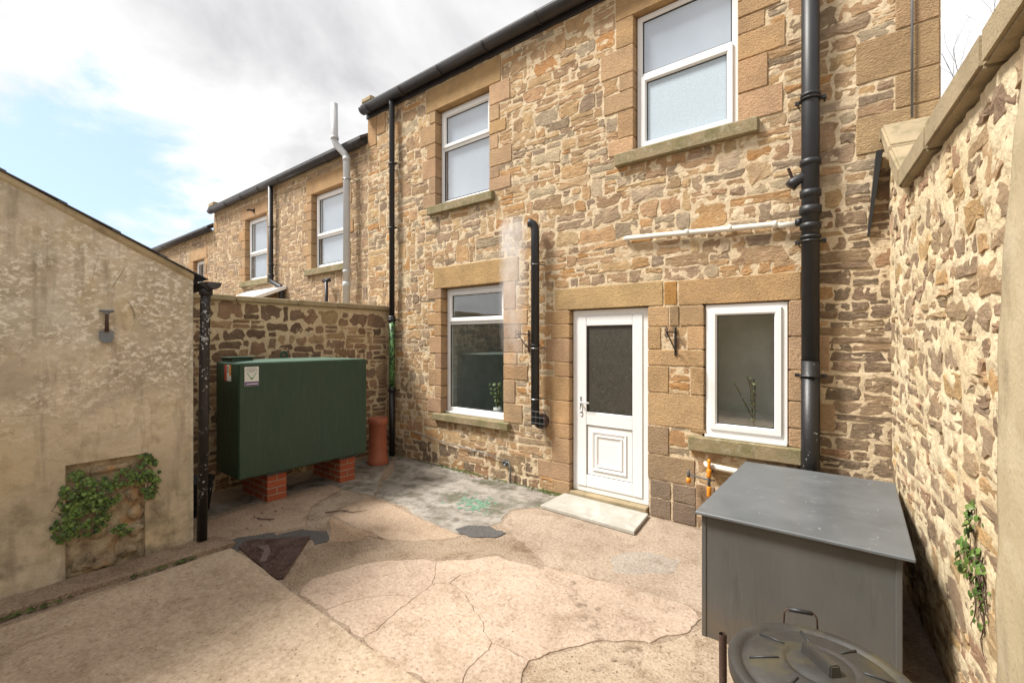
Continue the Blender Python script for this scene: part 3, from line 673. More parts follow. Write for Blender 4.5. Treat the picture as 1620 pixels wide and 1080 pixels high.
# ------------------------------------------------------------------ the neighbouring terraced houses
rng = random.Random(5)
def neighbour(label, xl, xr, ze, wins, stones, gut=True, name='terraced_house', zbase=1.9, step=.04):
    h = empty(name, ((xl + xr) / 2, 0, 0), label, 'house', 'neighbouring terraced houses'); ob = []; ho = []
    for (x0, x1, z0, z1, sp, lab) in wins:
        ho.append((x0 - .03, x1 + .03, z0 - .03, z1 + .03)); ob.append((x0, x1, z0, z1))
        ashlar(h, 'lintel', x0 - .22, x1 + .20, z1, z1 + .30, rng, ASH_N); ob.append((x0 - .22, x1 + .20, z1, z1 + .30))
        jamb(h, rng, -1, x0, z0, z1, ob, .32, .18, ASH_N); jamb(h, rng, 1, x1, z0, z1, ob, .28, .16, ASH_N)
        sill(h, x0 - .18, x1 + .16, z0 - .12, z0); ob.append((x0 - .18, x1 + .16, z0 - .12, z0))
        window(h, x0, x1, z0, z1, .09, lab, sp, 'top' if sp else 'all', sky_sheet=(.10, .97, .03) if sp else False)
    ob.append((xl - .02, xl + .24, ze - .55, ze - .25)); ashlar(h, 'quoin', xl, xl + .24, ze - .55, ze - .25, rng, ASH_N)
    rc = pack(xl, xr, zbase, ze - .05, ob, lambda z, r: (r.uniform(.16, .42), r.choice([.12, .14, .16, .20])), rng)
    mortar_sheet('wall', h, xl, xr, -.05, ze, step, FP, ho, 'mortar', .006, 10, None, .0006)
    rubble(h, rc, FP, PAL_N, 'stone', rng, .011, .0068, stones, .024, ob, small_only=(stones == 0), rnd=.30, jit=.10)
    roof_part(h, xl - .02, xr - .03, ze + .05)
    s = MB(); s.add([(xl + .002, 0, -.05), (xl + .002, 7, -.05), (xl + .002, 7, ze), (xl + .002, 3.5, ze + 2.2), (xl + .002, 0, ze)], [(0, 1, 2, 3, 4)]); s.build('gable_wall', 'mortar', h)
    gutter(h, xl + .02, xr - .03, ze + .02, -.10, .078)
    return h
n1 = neighbour('attached neighbouring stone house with two upper windows and a pale grey flue', -13.30, -6.605, 5.10,
    [(-8.42, -7.33, 3.16, 4.60, 3.78, None), (-11.40, -10.30, 3.16, 4.60, 3.78, None)], 300)
m = MB(); m.box(-13.28, -12.95, -.14, .3, 5.20, 5.30, .015); m.build('kneeler_stone', 'coping_stone', n1)
n2 = neighbour('farther lower stone house with yellow-green lichened gutter beyond the attached neighbour', -20.5, -13.305, 4.66, [(-14.75, -13.95, 2.9, 4.0, None, None)], 120, step=.06)

# ------------------------------------------------------------------ boundary wall behind the tank
rng = random.Random(21)
XP = -6.10
pw = empty('boundary_wall', (XP - .2, -1.7, 0), 'dark brown rubble boundary wall with cream mortar behind the green tank', 'wall')
PPl = lambda u, z, d: V((XP + d, u, z))
mortar_sheet('wall_face', pw, -3.3, -.001, -.05, 2.27, .022, PPl, [], 'mortar_party', .010, 9, None, .001)
bk = MB(); bk.box(XP - .40, XP - .03, -3.3, -.001, -.05, 2.262, .002); bk.build('wall_core', 'mortar_party', pw)
rc = pack(-3.3, 0, 0, 2.26, [], lambda z, r: (r.uniform(.12, .34), r.choice([.10, .12, .14, .16, .18])), rng)
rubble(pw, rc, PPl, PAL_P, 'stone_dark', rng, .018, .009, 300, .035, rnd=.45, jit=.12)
y = -3.3
while y < -.02:
    L = min(rng.uniform(.5, .8), -.002 - y)
    if -y - L < .2: L = -.002 - y
    v, f = bevbox(XP - .44, XP + .055, y + .003, y + L - .003, 2.268 + rng.uniform(0, .006), 2.345 + rng.uniform(-.006, .006), .012); mesh('coping_stone', v, f, 'coping_stone', pw); y += L

# ------------------------------------------------------------------ right-hand yard wall
rng = random.Random(33)
rw = empty('yard_wall', (.5, -2.4, 0), 'sunlit rubble yard wall with thick cream mortar beside the grey storage box', 'wall')
TAN = .105
def RPl(u, z, d):
    """u = distance from the house front towards the lane"""
    lean = .05 * max(0, 1 - z / 1.0) ** 2 - .02 * min(1, max(0, (z - 1) / 2))
    return V((.165 + lean + TAN * u - d * .9945, -u - d * .104, z))
def rtop(u):
    return 3.30 - (.56 * min(1, max(0, (u - .12) / .62)))
UE = 6.2
mortar_sheet('wall_face', rw, .0, UE, -.05, 3.3, .022, RPl, [], 'mortar_right', .014, 8, rtop, .0055)
rc = pack(0, 2.7, 0, 2.74, [], lambda z, r: (r.uniform(.12, .34), r.choice([.10, .12, .14, .16, .20])), rng)
rc += pack(0, .30, 2.74, 3.14, [], lambda z, r: (.14, .10), rng)
rubble(rw, rc, RPl, PAL_R, 'stone_right', rng, .020, .010, 300, .05, rnd=.4, jit=.13)
core = MB(); core.add([RPl(0, -.05, -.05), RPl(UE, -.05, -.05), RPl(UE, 2.73, -.05), RPl(0, 2.73, -.05), RPl(0, -.05, -.42), RPl(UE, -.05, -.42), RPl(UE, 2.73, -.42), RPl(0, 2.73, -.42)],
    [(0, 1, 2, 3), (7, 6, 5, 4), (3, 2, 6, 7), (1, 5, 6, 2), (0, 3, 7, 4)]); core.build('wall_core', 'mortar_right', rw)
def slab(parent, u0, u1, za, zb, th, d0, d1, name='coping_stone'):
    v = []
    for (u, z) in ((u0, za), (u1, zb)):
        for d in (d0, d1):
            for k in (0, th): q = RPl(u, 2.5, d); v.append((q.x, q.y, z + k))
    o = mesh(name, v, [(0, 1, 3, 2), (4, 6, 7, 5), (0, 4, 5, 1), (2, 3, 7, 6), (0, 2, 6, 4), (1, 5, 7, 3)], 'coping_stone', parent)
    bm = bmesh.new(); bm.from_mesh(o.data); bmesh.ops.recalc_face_normals(bm, faces=bm.faces); bmesh.ops.bevel(bm, geom=bm.edges[:], offset=.014, segments=2, affect='EDGES')
    for vv in bm.verts: vv.co += V((noise.noise(vv.co * 9), noise.noise(vv.co * 9 + V((5, 0, 0))), noise.noise(vv.co * 9 + V((0, 7, 0))))) * .006
    bm.to_mesh(o.data); bm.free()
slab(rw, .01, .12, 3.30, 3.30, .11, .075, -.42)
slab(rw, .122, .42, 3.29, 3.03, .12, .075, -.42)
slab(rw, .424, .74, 3.00, 2.755, .13, .07, -.42)
u = .70
while u < UE:
    L = rng.uniform(.7, 1.0); slab(rw, u + .004, u + L - .004, 2.758 + rng.uniform(-.004, .004), 2.758 + rng.uniform(-.004, .004), .14, .062, -.44); u += L
# rendered pier nearest the lane
v = []; f = []; nu, nz = 60, 60
for j in range(nz + 1):
    z = -.05 + 2.80 * j / nz
    ue = 2.30 - .10 * max(0, (1.6 - z)) * .6 + .30 * max(0, (z - 1.75)) ** 1.3 + .012 * noise.noise(V((z * 6, 1, 2)))
    for i in range(nu + 1):
        t_ = (i / nu); u = ue + (UE - ue) * t_ ** 1.6; d = .052 * min(1, max(0, (i) / 2)) + .006 * noise.noise(V((u * 5, z * 5, 1))) - (.05 if i == 0 else 0)
        v.append(RPl(u, min(z, 2.75), d))
for j in range(nz):
    for i in range(nu): k = j * (nu + 1) + i; f.append((k, k + 1, k + nu + 2, k + nu + 1))
mesh('rendered_pier', v, f, 'render_pier', rw, True)['label'] = 'smooth rendered end of the yard wall'
# slate flashing leaning in the corner
m = MB(); m.add([(.055, -.015, 3.23), (.10, -.015, 3.23), (.10, -.15, 3.22), (.06, -.15, 3.22), (.005, -.015, 2.60), (.02, -.015, 2.60), (.02, -.04, 2.60), (.005, -.04, 2.60)], [(0, 1, 2, 3), (7, 6, 5, 4), (0, 3, 7, 4), (1, 5, 6, 2), (2, 6, 7, 3), (0, 4, 5, 1)])
tag(m.build('slate_flashing', 'bin_dark'), 'dark tapering slate wedged in the corner between house and yard wall', 'slate')

# ------------------------------------------------------------------ rendered outbuilding on the left
rng = random.Random(44)
XS, YE = -4.65, -3.12
shed = empty('outbuilding', (XS - .7, -5.2, 0), 'weathered beige rendered outbuilding with sloping slate roof edge', 'outbuilding')
def stop_(y): return 2.36 + (YE - y) * .505 if y > -5.4 else 2.36 + (YE + 5.4) * .505 - (-5.4 - y) * .505
SPl = lambda u, z, d: V((XS + d, u, z))
hole = (-7.8 + 149 * .026, -7.8 + 167 * .026, .02875, .86875)
v = []; f = []; ys = [-7.8 + i * .026 for i in range(int((7.8 + YE) / .026) + 1)] + [YE]; nz = 110
for y in ys:
    for j in range(nz + 1):
        z = -.05 + j * .02625 if j <= 40 else 1.0 + (stop_(y) - 1.0) * (j - 40) / (nz - 40)
        d = .012 * noise.noise(V((y * 1.3, z * 1.3, 7))) + .005 * noise.noise(V((y * 9, z * 9, 2)))
        v.append(SPl(y, z, d))
for i in range(len(ys) - 1):
    for j in range(nz):
        yc = (ys[i] + ys[i + 1]) / 2; zc = -.05 + (j + .5) * .02625 if j < 40 else 2.0
        if hole[0] < yc < hole[1] and hole[2] < zc < hole[3]: continue
        k = i * (nz + 1) + j; f.append((k, k + nz + 1, k + nz + 2, k + 1))
ws = mesh('wall', v, f, 'render', shed, True)
m = MB()
m.add([(XS, YE, -.05), (XP - .02, YE, -.05), (XP - .02, YE, 2.36), (XS, YE, 2.36)], [(0, 1, 2, 3)])
m.add([(XS, -7.8, -.05), (XP - .3, -7.8, -.05), (XP - .3, -7.8, stop_(-7.8)), (XS, -7.8, stop_(-7.8))], [(0, 1, 2, 3)])
m.add([(XP - .3, YE, -.05), (XP - .3, -7.8, -.05), (XP - .3, -7.8, stop_(-7.8)), (XP - .3, -5.4, stop_(-5.4)), (XP - .3, YE, 2.36)], [(0, 1, 2, 3, 4)])
m.build('return_wall', 'render', shed)
v = []; f = []
for i in range(31):
    for j in range(51):
        y = -3.96 + .54 * i / 30; z = -.02 + .92 * j / 50
        v.append(SPl(y, z, -.045 + .022 * noise.noise(V((y * 13, z * 13, 5))) + .010 * noise.noise(V((y * 30, z * 30, 5)))))
for i in range(30):
    for j in range(50): k = i * 51 + j; f.append((k, k + 51, k + 52, k + 1))
ex = mesh('exposed_masonry', v, f, 'exposed', shed, True); ex['label'] = 'patch of bare rubble where the render has fallen away'
m = MB()
h0, h1, h2, h3 = hole
for (a, b) in (((h0, h2), (h0, h3)), ((h0, h3), (h1, h3)), ((h1, h3), (h1, h2))):
    m.add([SPl(a[0], a[1], .006), SPl(b[0], b[1], .006), SPl(b[0], b[1], -.07), SPl(a[0], a[1], -.07)], [(0, 1, 2, 3)])
m.build('render_edge', 'render', shed)
for (y, z, w, h, c) in [(-3.52, .55, .10, .12, (.40, .24, .10)), (-3.50, .40, .11, .14, (.42, .22, .08)), (-3.51, .25, .12, .11, (.38, .19, .07)), (-3.66, .52, .17, .15, (.40, .31, .19)), (-3.83, .10, .13, .11, (.30, .27, .17)), (-3.70, .06, .16, .07, (.42, .37, .27)), (-3.66, .79, .26, .05, (.46, .40, .33)), (-3.56, .10, .14, .08, (.34, .20, .09)), (-3.78, .33, .18, .13, (.38, .29, .17))]:
    sv, sf = stone_shape(w, h, .03, rng, 10, .6, .12); mesh('stone', [SPl(y + q[0], z + q[1], q[2] - .045) for q in sv], sf, 'exposed', ex, True)
# roof: rows of slates showing at the verge, roof plane behind
rf = MB()
for (ya, yb) in ((YE + .10, -5.4), (-8.0, -5.4)):
    za, zb = stop_(ya if ya > -5 else -7.8), stop_(-5.4)
    rf.add([(XS - .0, ya, za - .045 if ya > -5 else za), (XS - .0, yb, zb + .006), (XP - .35, yb, zb + .006), (XP - .35, ya, za - .045 if ya > -5 else za)], [(0, 1, 2, 3)])
ro = rf.build('roof', 'slate', shed)
y = YE + .10; k = 0
while y > -5.35:
    L = .30; za, zb = stop_(y) + .012, stop_(y - L - .06) - .0; pr = .045 + rng.uniform(-.008, .008)
    ms = MB(); t_ = .008
    zz0 = stop_(y) if y < YE else 2.36 + (YE - y) * .505
    A = [(XS + pr, y, zz0 + .016), (XS + pr, y - L - .05, stop_(y - L - .05) + .006), (XS - .35, y - L - .05, stop_(y - L - .05) + .006), (XS - .35, y, zz0 + .016)]
    ms.add(A + [(p[0], p[1], p[2] + t_) for p in A], [(3, 2, 1, 0), (4, 5, 6, 7), (0, 1, 5, 4), (3, 0, 4, 7), (1, 2, 6, 5), (2, 3, 7, 6)]); ms.build('slate', 'slate', ro); y -= L
m = MB()  # mortar fillet under the verge
m.add([(XS + .018, YE, 2.33), (XS + .018, -5.4, stop_(-5.4) - .03), (XS + .022, -5.4, stop_(-5.4) + .004), (XS + .022, YE, 2.364), (XS - .01, YE, 2.30), (XS - .01, -5.4, stop_(-5.4) - .06)], [(0, 1, 2, 3), (4, 5, 1, 0)]); m.build('verge_fillet', 'render_pier', shed)
# eaves gutter of the outbuilding and its downpipe
g = MB(); n = 12; yg, zg, rg = YE + .115, 2.30, .062
v = []; f = []
for xx in (XP + .1, XS + .13):
    for rr in (rg, rg - .006):
        for k in range(n + 1): a = math.pi + math.pi * k / n; v.append((xx, yg + rr * math.cos(a), zg + rr * math.sin(a)))
mm = n + 1
for k in range(n): f += [(k, k + 1, 2 * mm + k + 1, 2 * mm + k), (mm + k, 3 * mm + k, 3 * mm + k + 1, mm + k + 1), (2 * mm + k, 2 * mm + k + 1, 3 * mm + k + 1, 3 * mm + k)]
g.add(v, f); g.add([v[2 * mm + k] for k in range(mm)], [tuple(range(mm))]); g.build('gutter', 'black_gutter', shed, True)

# ------------------------------------------------------------------ unseen wall added behind the viewer for the windows to reflect
m = MB(); m.box(-9.0, 3.5, -8.6, -8.3, -.05, 2.9, .01); m.box(-9.0, 3.5, -8.66, -8.24, 2.902, 2.98, .02)
tag(m.build('reflection_wall', 'render_pier'), 'plain rendered wall added out of view for the windows to reflect', 'wall')

# ------------------------------------------------------------------ yard floor: broken concrete in several pours
rng = random.Random(55)
CA = R(37.9)
def gp(x, y):
    """photo-traced floor outline (full-size pixels) to metres on the floor"""
    u = (x - 810) / 720; w = (y - 540) / 720; t_ = 1.78 / w
    return ((-math.sin(CA) + u * math.cos(CA)) * t_, (math.cos(CA) + u * math.sin(CA)) * t_ - 4.55)
def zp(x, y): return gp(300 + x / 1.9756, 680 + y / 1.9756)
floor = empty('yard_floor', (-2.5, -2.5, 0), kind='structure')
mesh('base_concrete', [(-6.6, -8.2, -.03), (1.4, -8.2, -.03), (1.4, .02, -.03), (-6.6, .02, -.03)], [(0, 1, 2, 3)], 'crack_dirt', floor)
ECACHE = {}
def rough_edge(a, b, amp):
    """fractal line from a to b, the same seen from both sides"""
    key = (round(a[0], 4), round(a[1], 4), round(b[0], 4), round(b[1], 4)); rk = key[2:] + key[:2]
    if key in ECACHE: return ECACHE[key]
    if rk in ECACHE: return ECACHE[rk][::-1]
    r = random.Random(hash(key) & 0xffffff); pts = [V((*a, 0)), V((*b, 0))]; L = (pts[1] - pts[0]).length
    dv = amp
    while (pts[1] - pts[0]).length > .045 and len(pts) < 400:
        q = [pts[0]]
        for i in range(len(pts) - 1):
            d = pts[i + 1] - pts[i]; nrm = V((-d.y, d.x, 0)); q.append((pts[i] + pts[i + 1]) / 2 + nrm * r.uniform(-dv, dv)); q.append(pts[i + 1])
        pts = q
    ECACHE[key] = [(p.x, p.y) for p in pts]; return ECACHE[key]
def patch(poly, z, mat, color, amp=.13, gap=.0, name='concrete_patch', parent=None, thick=.02, straight=()):
    out = []
    n = len(poly)
    for i in range(n):
        e = rough_edge(poly[i], poly[(i + 1) % n], .0 if i in straight else amp); out += e[:-1]
    bm = bmesh.new(); vs = []
    area = sum(out[i][0] * out[(i + 1) % len(out)][1] - out[(i + 1) % len(out)][0] * out[i][1] for i in range(len(out)))
    if area < 0: out = out[::-1]
    ins = []
    m_ = len(out)
    for i in range(m_):
        p0, p1, p2 = V(out[i - 1]), V(out[i]), V(out[(i + 1) % m_]); d = (p2 - p0); nn = V((-d.y, d.x)); nn = nn.normalized() if nn.length > 1e-9 else V((0, 0))
        ins.append(p1 + nn * gap)
    v = [(p.x, p.y, z - thick) for p in ins] + [(p.x, p.y, z - .0025) for p in ins]
    for i in range(m_):
        p0, p1, p2 = ins[i - 1], ins[i], ins[(i + 1) % m_]; d = (p2 - p0); nn = V((-d.y, d.x)); nn = nn.normalized() if nn.length > 1e-9 else V((0, 0)); q = p1 + nn * .004
        v.append((q.x, q.y, z))
    f = [tuple(range(2 * m_, 3 * m_))]
    for a in (0, 1):
        for i in range(m_): j = (i + 1) % m_; f.append((a * m_ + i, a * m_ + j, (a + 1) * m_ + j, (a + 1) * m_ + i))
    return mesh(name, v, f, mat, parent or floor, False, color)
CREAM = (.465, .37, .29); APRON = (.46, .37, .275); BROWN = (.33, .26, .195); PINK = (.39, .315, .245); ORANGE = (.42, .325, .24)
# overall brown pour (lowest)
patch([(-6.55, .01), (-6.55, -8.1), (1.35, -8.1), (1.35, .01)], -.004, 'concrete_rough', BROWN, 0, straight=(0, 1, 2, 3))
# foreground apron and the kerb along the outbuilding
ap0 = gp(365, 868); ap1 = gp(470, 943); ap2 = gp(560, 1010); ap3 = gp(690, 1095)
patch([ap0, ap1, ap2, ap3, (-1.9, -4.2), (-1.3, -8.0), (-4.32, -8.0)], .012, 'concrete', APRON, .02, .003)
patch([(-4.335, -2.90), (-4.335, -8.0), (-4.66, -8.0), (-4.66, -3.16), (-4.62, -2.96), (-4.5, -2.90)], .035, 'concrete_rough', (.31, .24, .175), .015, .003, thick=.05)
# cream slab broken by cracks
a, b, c, d, e, f_, g, h, i_, j_, k_, l_, m_ = [zp(*q) for q in [(336, 498), (560, 415), (775, 408), (1110, 425), (1560, 550), (1600, 590), (1440, 665), (1150, 690), (1060, 720), (1010, 860), (830, 860), (830, 862), (540, 650)]]
l_ = gp(700, 1092); m_ = gp(575, 1008); a = gp(474, 938)
p_, o_, q_, r_, s_, t2, v_, w_, f1, x1, b1, a1, a2, bb1, d1, hh1, g1 = [zp(*q) for q in [(768, 440), (762, 480), (715, 515), (848, 452), (815, 480), (872, 530), (945, 665), (610, 600), (640, 515), (430, 560), (1020, 700), (380, 465), (450, 445), (690, 405), (960, 392), (1290, 655), (1560, 632)]]
CR = [([a, a1, a2, b, bb1, c, p_, o_, q_, f1, x1], 0), ([x1, f1, q_, w_, m_], 1), ([c, d1, d, r_, p_], 2), ([p_, r_, s_, o_], 3), ([o_, s_, t2, v_, k_, l_, m_, w_, q_], 4), ([r_, d, zp(1280, 470), e, f_, g1, g, hh1, h, i_, b1, v_, t2, s_], 5), ([v_, b1, i_, j_, k_], 6)]
for poly, n_ in CR:
    patch(poly, .001 + .0004 * n_, 'concrete', vjit(CREAM, rng, .025), .10, .0022 if n_ not in (0, 2) else .0014)
# upper pours
patch([zp(*q) for q in [(440, 265), (490, 235), (560, 208), (610, 225), (720, 275), (850, 330), (700, 347), (610, 340)]], .001, 'concrete', ORANGE, .08, .004)
patch([zp(*q) for q in [(440, 268), (608, 341), (560, 330), (520, 347), (430, 349), (436, 300)]], .0035, 'concrete', (.40, .295, .205), .08, .004)
patch([zp(*q) for q in [(20, 300), (35, 290), (215, 230), (330, 197), (440, 170), (472, 185), (380, 240), (360, 300), (250, 322), (120, 348), (30, 362)]], .002, 'concrete', (.42, .325, .245), .06, .004)
patch([zp(*q) for q in [(385, 240), (476, 187), (575, 207), (490, 233), (438, 262), (430, 310), (366, 300)]], -.002, 'concrete_rough', (.40, .33, .255), .06, .003)
patch([zp(*q) for q in [(600, 170), (650, 82), (700, 92), (860, 120), (1000, 155), (1190, 200), (1100, 240), (1000, 250), (970, 290), (840, 322), (720, 270), (620, 222), (580, 206)]], .000, 'grey_screed', (.4, .4, .4), .09, .002)
patch([zp(*q) for q in [(40, 275), (40, 245), (190, 200), (330, 165), (480, 120), (560, 85), (640, 82), (596, 168), (574, 204), (474, 183), (442, 167), (330, 193), (216, 226)]], -.0005, 'grey_screed', (.3, .3, .3), .06, .002)
patch([zp(*q) for q in [(1004, 252), (1104, 243), (1200, 205), (1440, 270), (1640, 320), (1640, 590), (1560, 547), (1280, 466), (1112, 421), (1060, 370), (1010, 330), (976, 292)]], -.003, 'concrete', PINK, .05, .003)
patch([zp(*q) for q in [(1310, 405), (1370, 380), (1470, 388), (1540, 410), (1500, 448), (1380, 450), (1320, 440)]], -.0022, 'concrete', (.36, .32, .275), .18, thick=.004)
patch([zp(*q) for q in [(1064, 722), (1160, 692), (1290, 658), (1445, 668), (1560, 637), (1620, 600), (1700, 640), (1700, 900), (1010, 900)]], -.002, 'concrete_rough', (.42, .34, .255), .07, .003)
patch([zp(*q) for q in [(385, 356), (470, 352), (560, 350), (850, 338), (1000, 345), (1050, 372), (1090, 410), (960, 388), (690, 401), (560, 411), (450, 441), (380, 461), (336, 494), (318, 488), (300, 470)]], -.001, 'concrete_rough', (.33, .26, .19), .04, .002)
patch([zp(*q) for q in [(118, 350), (150, 336), (262, 320), (270, 330), (350, 310), (430, 316), (438, 345), (390, 360), (385, 340), (182, 354), (150, 378)]], .005, 'tarmac', (.1, .1, .1), .06, name='tarmac_patch')
patch([zp(*q) for q in [(830, 310), (870, 298), (940, 302), (990, 322), (950, 336), (880, 334)]], .005, 'tarmac', (.1, .1, .1), .15, name='tarmac_patch')
# green paint spilt on the screed
gpm = MB()
for k in range(260):
    gx, gy = rng.gauss(892, 28), rng.gauss(230, 12)
    if noise.noise(V((gx * .05, gy * .11, 2))) < -.12: continue
    q = zp(gx, gy); rr = rng.uniform(.006, .026); ph = rng.random() * 3
    gpm.add([(q[0] + rr * math.cos(t_ + ph) * rng.uniform(.4, 1.4), q[1] + rr * math.sin(t_ + ph) * rng.uniform(.4, 1.4), .0022 + k * .8e-5) for t_ in [x * math.pi / 5 for x in range(10)]], [tuple(range(10))])
gpm.build('paint_spill', 'green_paint', floor)
# dirt washed from the door towards the lane
dm = MB()
trail = [(965, 238), (985, 275), (1020, 320), (1060, 385), (1110, 432), (1175, 482), (1215, 530), (1250, 590), (1275, 635), (1330, 690), (1400, 720)]
seen_ = []
for k in range(420):
    tt = rng.random() ** .8 * (len(trail) - 1.001); i0 = int(tt); fr_ = tt - i0; sp_ = 8 + (22 if i0 > 7 else 0) * 1.6
    gx = trail[i0][0] * (1 - fr_) + trail[i0 + 1][0] * fr_ + rng.gauss(0, sp_); gy = trail[i0][1] * (1 - fr_) + trail[i0 + 1][1] * fr_ + rng.gauss(0, sp_ * .5)
    if noise.noise(V((gx * .03, gy * .06, 5))) < -.05: continue
    q = zp(gx, gy); rr = rng.uniform(.010, .045); ph = rng.random() * 3
    if any(math.hypot(q[0] - w[0], q[1] - w[1]) < (rr + w[2]) * .8 for w in seen_): continue
    seen_.append((q[0], q[1], rr))
    dm.add([(q[0] + rr * math.cos(t_ + ph) * rng.uniform(.4, 1.4), q[1] + rr * math.sin(t_ + ph) * rng.uniform(.4, 1.4), .0085 + k * 1.0e-5) for t_ in [x * math.pi / 5 for x in range(10)]], [tuple(range(10))])
o = dm.build('dirt_stain', 'dirt', floor); o['kind'] = 'stuff'

# manhole cover with raised studs
q0, q1, q2, q3 = V((*gp(378, 866), .014)), V((*gp(388, 857), .014)), V((*gp(489, 851), .014)), V((*gp(447, 916), .014)); q4 = V((*gp(436, 916), .014))
mh = empty('manhole_cover', ((q0 + q2 + q3) / 3), 'triangular dark red-brown iron manhole cover with raised studs beside the kerb', 'manhole cover')
P = [q0, q1, q2, q3, q4]; m = MB(); n = 5; c_ = sum(P, V()) / 5
top = [p + (c_ - p).normalized() * .004 for p in P]
m.add([p - V((0, 0, .035)) for p in P] + [p - V((0, 0, .003)) for p in P] + top, [(10, 14, 13, 12, 11)] + [(a * 5 + i, a * 5 + (i + 1) % 5, a * 5 + 5 + (i + 1) % 5, a * 5 + 5 + i) for a in (0, 1) for i in range(5)])
m.build('cover_plate', 'manhole', mh)
rim = MB()
for i in (1, 2, 4):
    A, B = P[i], P[(i + 1) % 5]; rim.tube([A + V((0, 0, .001)), B + V((0, 0, .001))], .007, 6)
rim.build('rim', 'manhole', mh)
def inside(pt, poly):
    ok = True
    for i in range(len(poly)):
        a_, b_ = poly[i], poly[(i + 1) % len(poly)]
        if (b_.x - a_.x) * (pt.y - a_.y) - (b_.y - a_.y) * (pt.x - a_.x) > -.022 * (b_ - a_).length: ok = False
    return ok
e1 = (q2 - q3).normalized(); e2 = V((-e1.y, e1.x, 0))
orient = P if not inside(c_, P[::-1]) else P[::-1]
def studs():
    sm = MB()
    for i in range(-20, 21):
        for j in range(-20, 21):
            pt = c_ + e1 * (i * .085 + (j % 2) * .0425) + e2 * j * .072
            if inside(pt, orient): sm.add(*lathe((pt.x, pt.y, .0135), [(.022, 0), (.016, .011), (.0005, .012)], 8))
    return sm
sm = studs()
if sm.v: o = sm.build('studs', 'manhole', mh); o['kind'] = 'stuff'
kx = MB(); kp = c_ + e1 * .02; up_ = V((0, 0, .0145))
kq = [kp + e1 * .15 + e2 * .07, kp + e1 * .12 + e2 * .15, kp + e1 * .03 + e2 * .06, kp - e1 * .17 + e2 * .03, kp - e1 * .17 - e2 * .02, kp + e1 * .0]
kx.add([q + up_ for q in kq] + [q + V((0, 0, .001)) for q in kq], [tuple(range(6))] + [(i, (i + 1) % 6, 6 + (i + 1) % 6, 6 + i) for i in range(6)])
kx.build('keyhole_plate', 'manhole_worn', mh)

# marble doorstep slab
A = [gp(855, 798), gp(893, 779), gp(1026, 812), gp(1003, 840)]
m = MB(); zt = .036
tp = [V((*q, 0)) for q in A]; sh = [V((q.x * 1, q.y, 0)) for q in tp]
k = (1.78 - zt) / 1.78
tp = [V((q.x * k, (q.y + 4.55) * k - 4.55, 0)) for q in tp]
cc = sum(tp, V()) / 4
m.add([q + V((0, 0, .004)) for q in tp] + [q + V((0, 0, zt - .004)) for q in tp] + [q + (cc - q).normalized() * .006 + V((0, 0, zt)) for q in tp], [(8, 9, 10, 11)] + [(a * 4 + i, a * 4 + (i + 1) % 4, a * 4 + 4 + (i + 1) % 4, a * 4 + 4 + i) for a in (0, 1) for i in range(4)])
o = m.build('doorstep_slab', 'marble'); tag(o, 'pale marble slab laid on the ground before the white door', 'slab')
bm = bmesh.new(); bm.from_mesh(o.data); bmesh.ops.recalc_face_normals(bm, faces=bm.faces); bm.to_mesh(o.data); bm.free()

# ------------------------------------------------------------------ oil tank on brick piers
tk = empty('oil_tank', (-5.4, -1.82, .35), 'large dark green steel oil tank on two brick piers', 'tank')
x0, x1, y0, y1, z0, z1 = -5.70, -5.10, -2.58, -1.06, .345, 1.555
b = .012
v, f = bevbox(x0, x1, y0, y1, z0, z1, b); body = mesh('tank_body', v, f, 'tank_paint', tk)
m = MB(); m.add([(x0 + .01, y0 + .01, z1 + .0015), (x1 - .01, y0 + .01, z1 + .0015), (x1 - .01, y1 - .01, z1 + .0015), (x0 + .01, y1 - .01, z1 + .0015), ((x0 + x1) / 2 - .02, y0 + .42, z1 + .028), ((x0 + x1) / 2 - .02, y1 - .42, z1 + .028)], [(0, 1, 4), (1, 2, 5, 4), (2, 3, 5), (3, 0, 4, 5)]); m.build('tank_top', 'tank_top', tk)
m = MB(); m.box(x0 + .10, x0 + .36, y0 + .02, y0 + .24, z1 + .002, z1 + .045, .008); m.box(x0 + .08, x0 + .38, y0 + .005, y0 + .26, z1 + .045, z1 + .058, .005); m.build('inspection_lid', 'tank_paint', tk)
# lifting lug with hole
m = MB(); lc = V((x0 + .02, y0 + .74, z1 + .055)); n = 16; v = []; f = []
for xx in (-.005, .005):
    for rr in (.05, .02):
        for k in range(n): a_ = 2 * math.pi * k / n; v.append(lc + V((xx, rr * math.cos(a_), rr * math.sin(a_) * 1.1)))
for k in range(n):
    k2 = (k + 1) % n; f += [(k, k2, n + k2, n + k), (2 * n + k, 3 * n + k, 3 * n + k2, 2 * n + k2), (k, 2 * n + k, 2 * n + k2, k2), (n + k, n + k2, 3 * n + k2, 3 * n + k)]
m.add(v, f); m.box(lc.x - .0055, lc.x + .0055, lc.y - .045, lc.y + .045, z1 - .02, z1 + .02, .001); m.build('lifting_lug', 'tank_paint', tk)
xs = x1 + .0012
st = mesh('sticker', [(xs, y0 + .055, 1.315), (xs, y0 + .195, 1.315), (xs, y0 + .195, 1.515), (xs, y0 + .055, 1.515)], [(0, 1, 2, 3)], 'sticker_white', tk)
st['label'] = 'square white sticker with green V and purple band'
xs += .0008
mesh('sticker_band', [(xs, y0 + .057, 1.317), (xs, y0 + .193, 1.317), (xs, y0 + .193, 1.358), (xs, y0 + .057, 1.358)], [(0, 1, 2, 3)], 'sticker_purple', st)
m = MB(); yc = y0 + .125
for s in (-1, 1): m.add([(xs, yc + s * .052, 1.455), (xs, yc + s * .044, 1.455), (xs, yc - s * .004, 1.378), (xs, yc + s * .004, 1.378)], [(0, 1, 2, 3)])
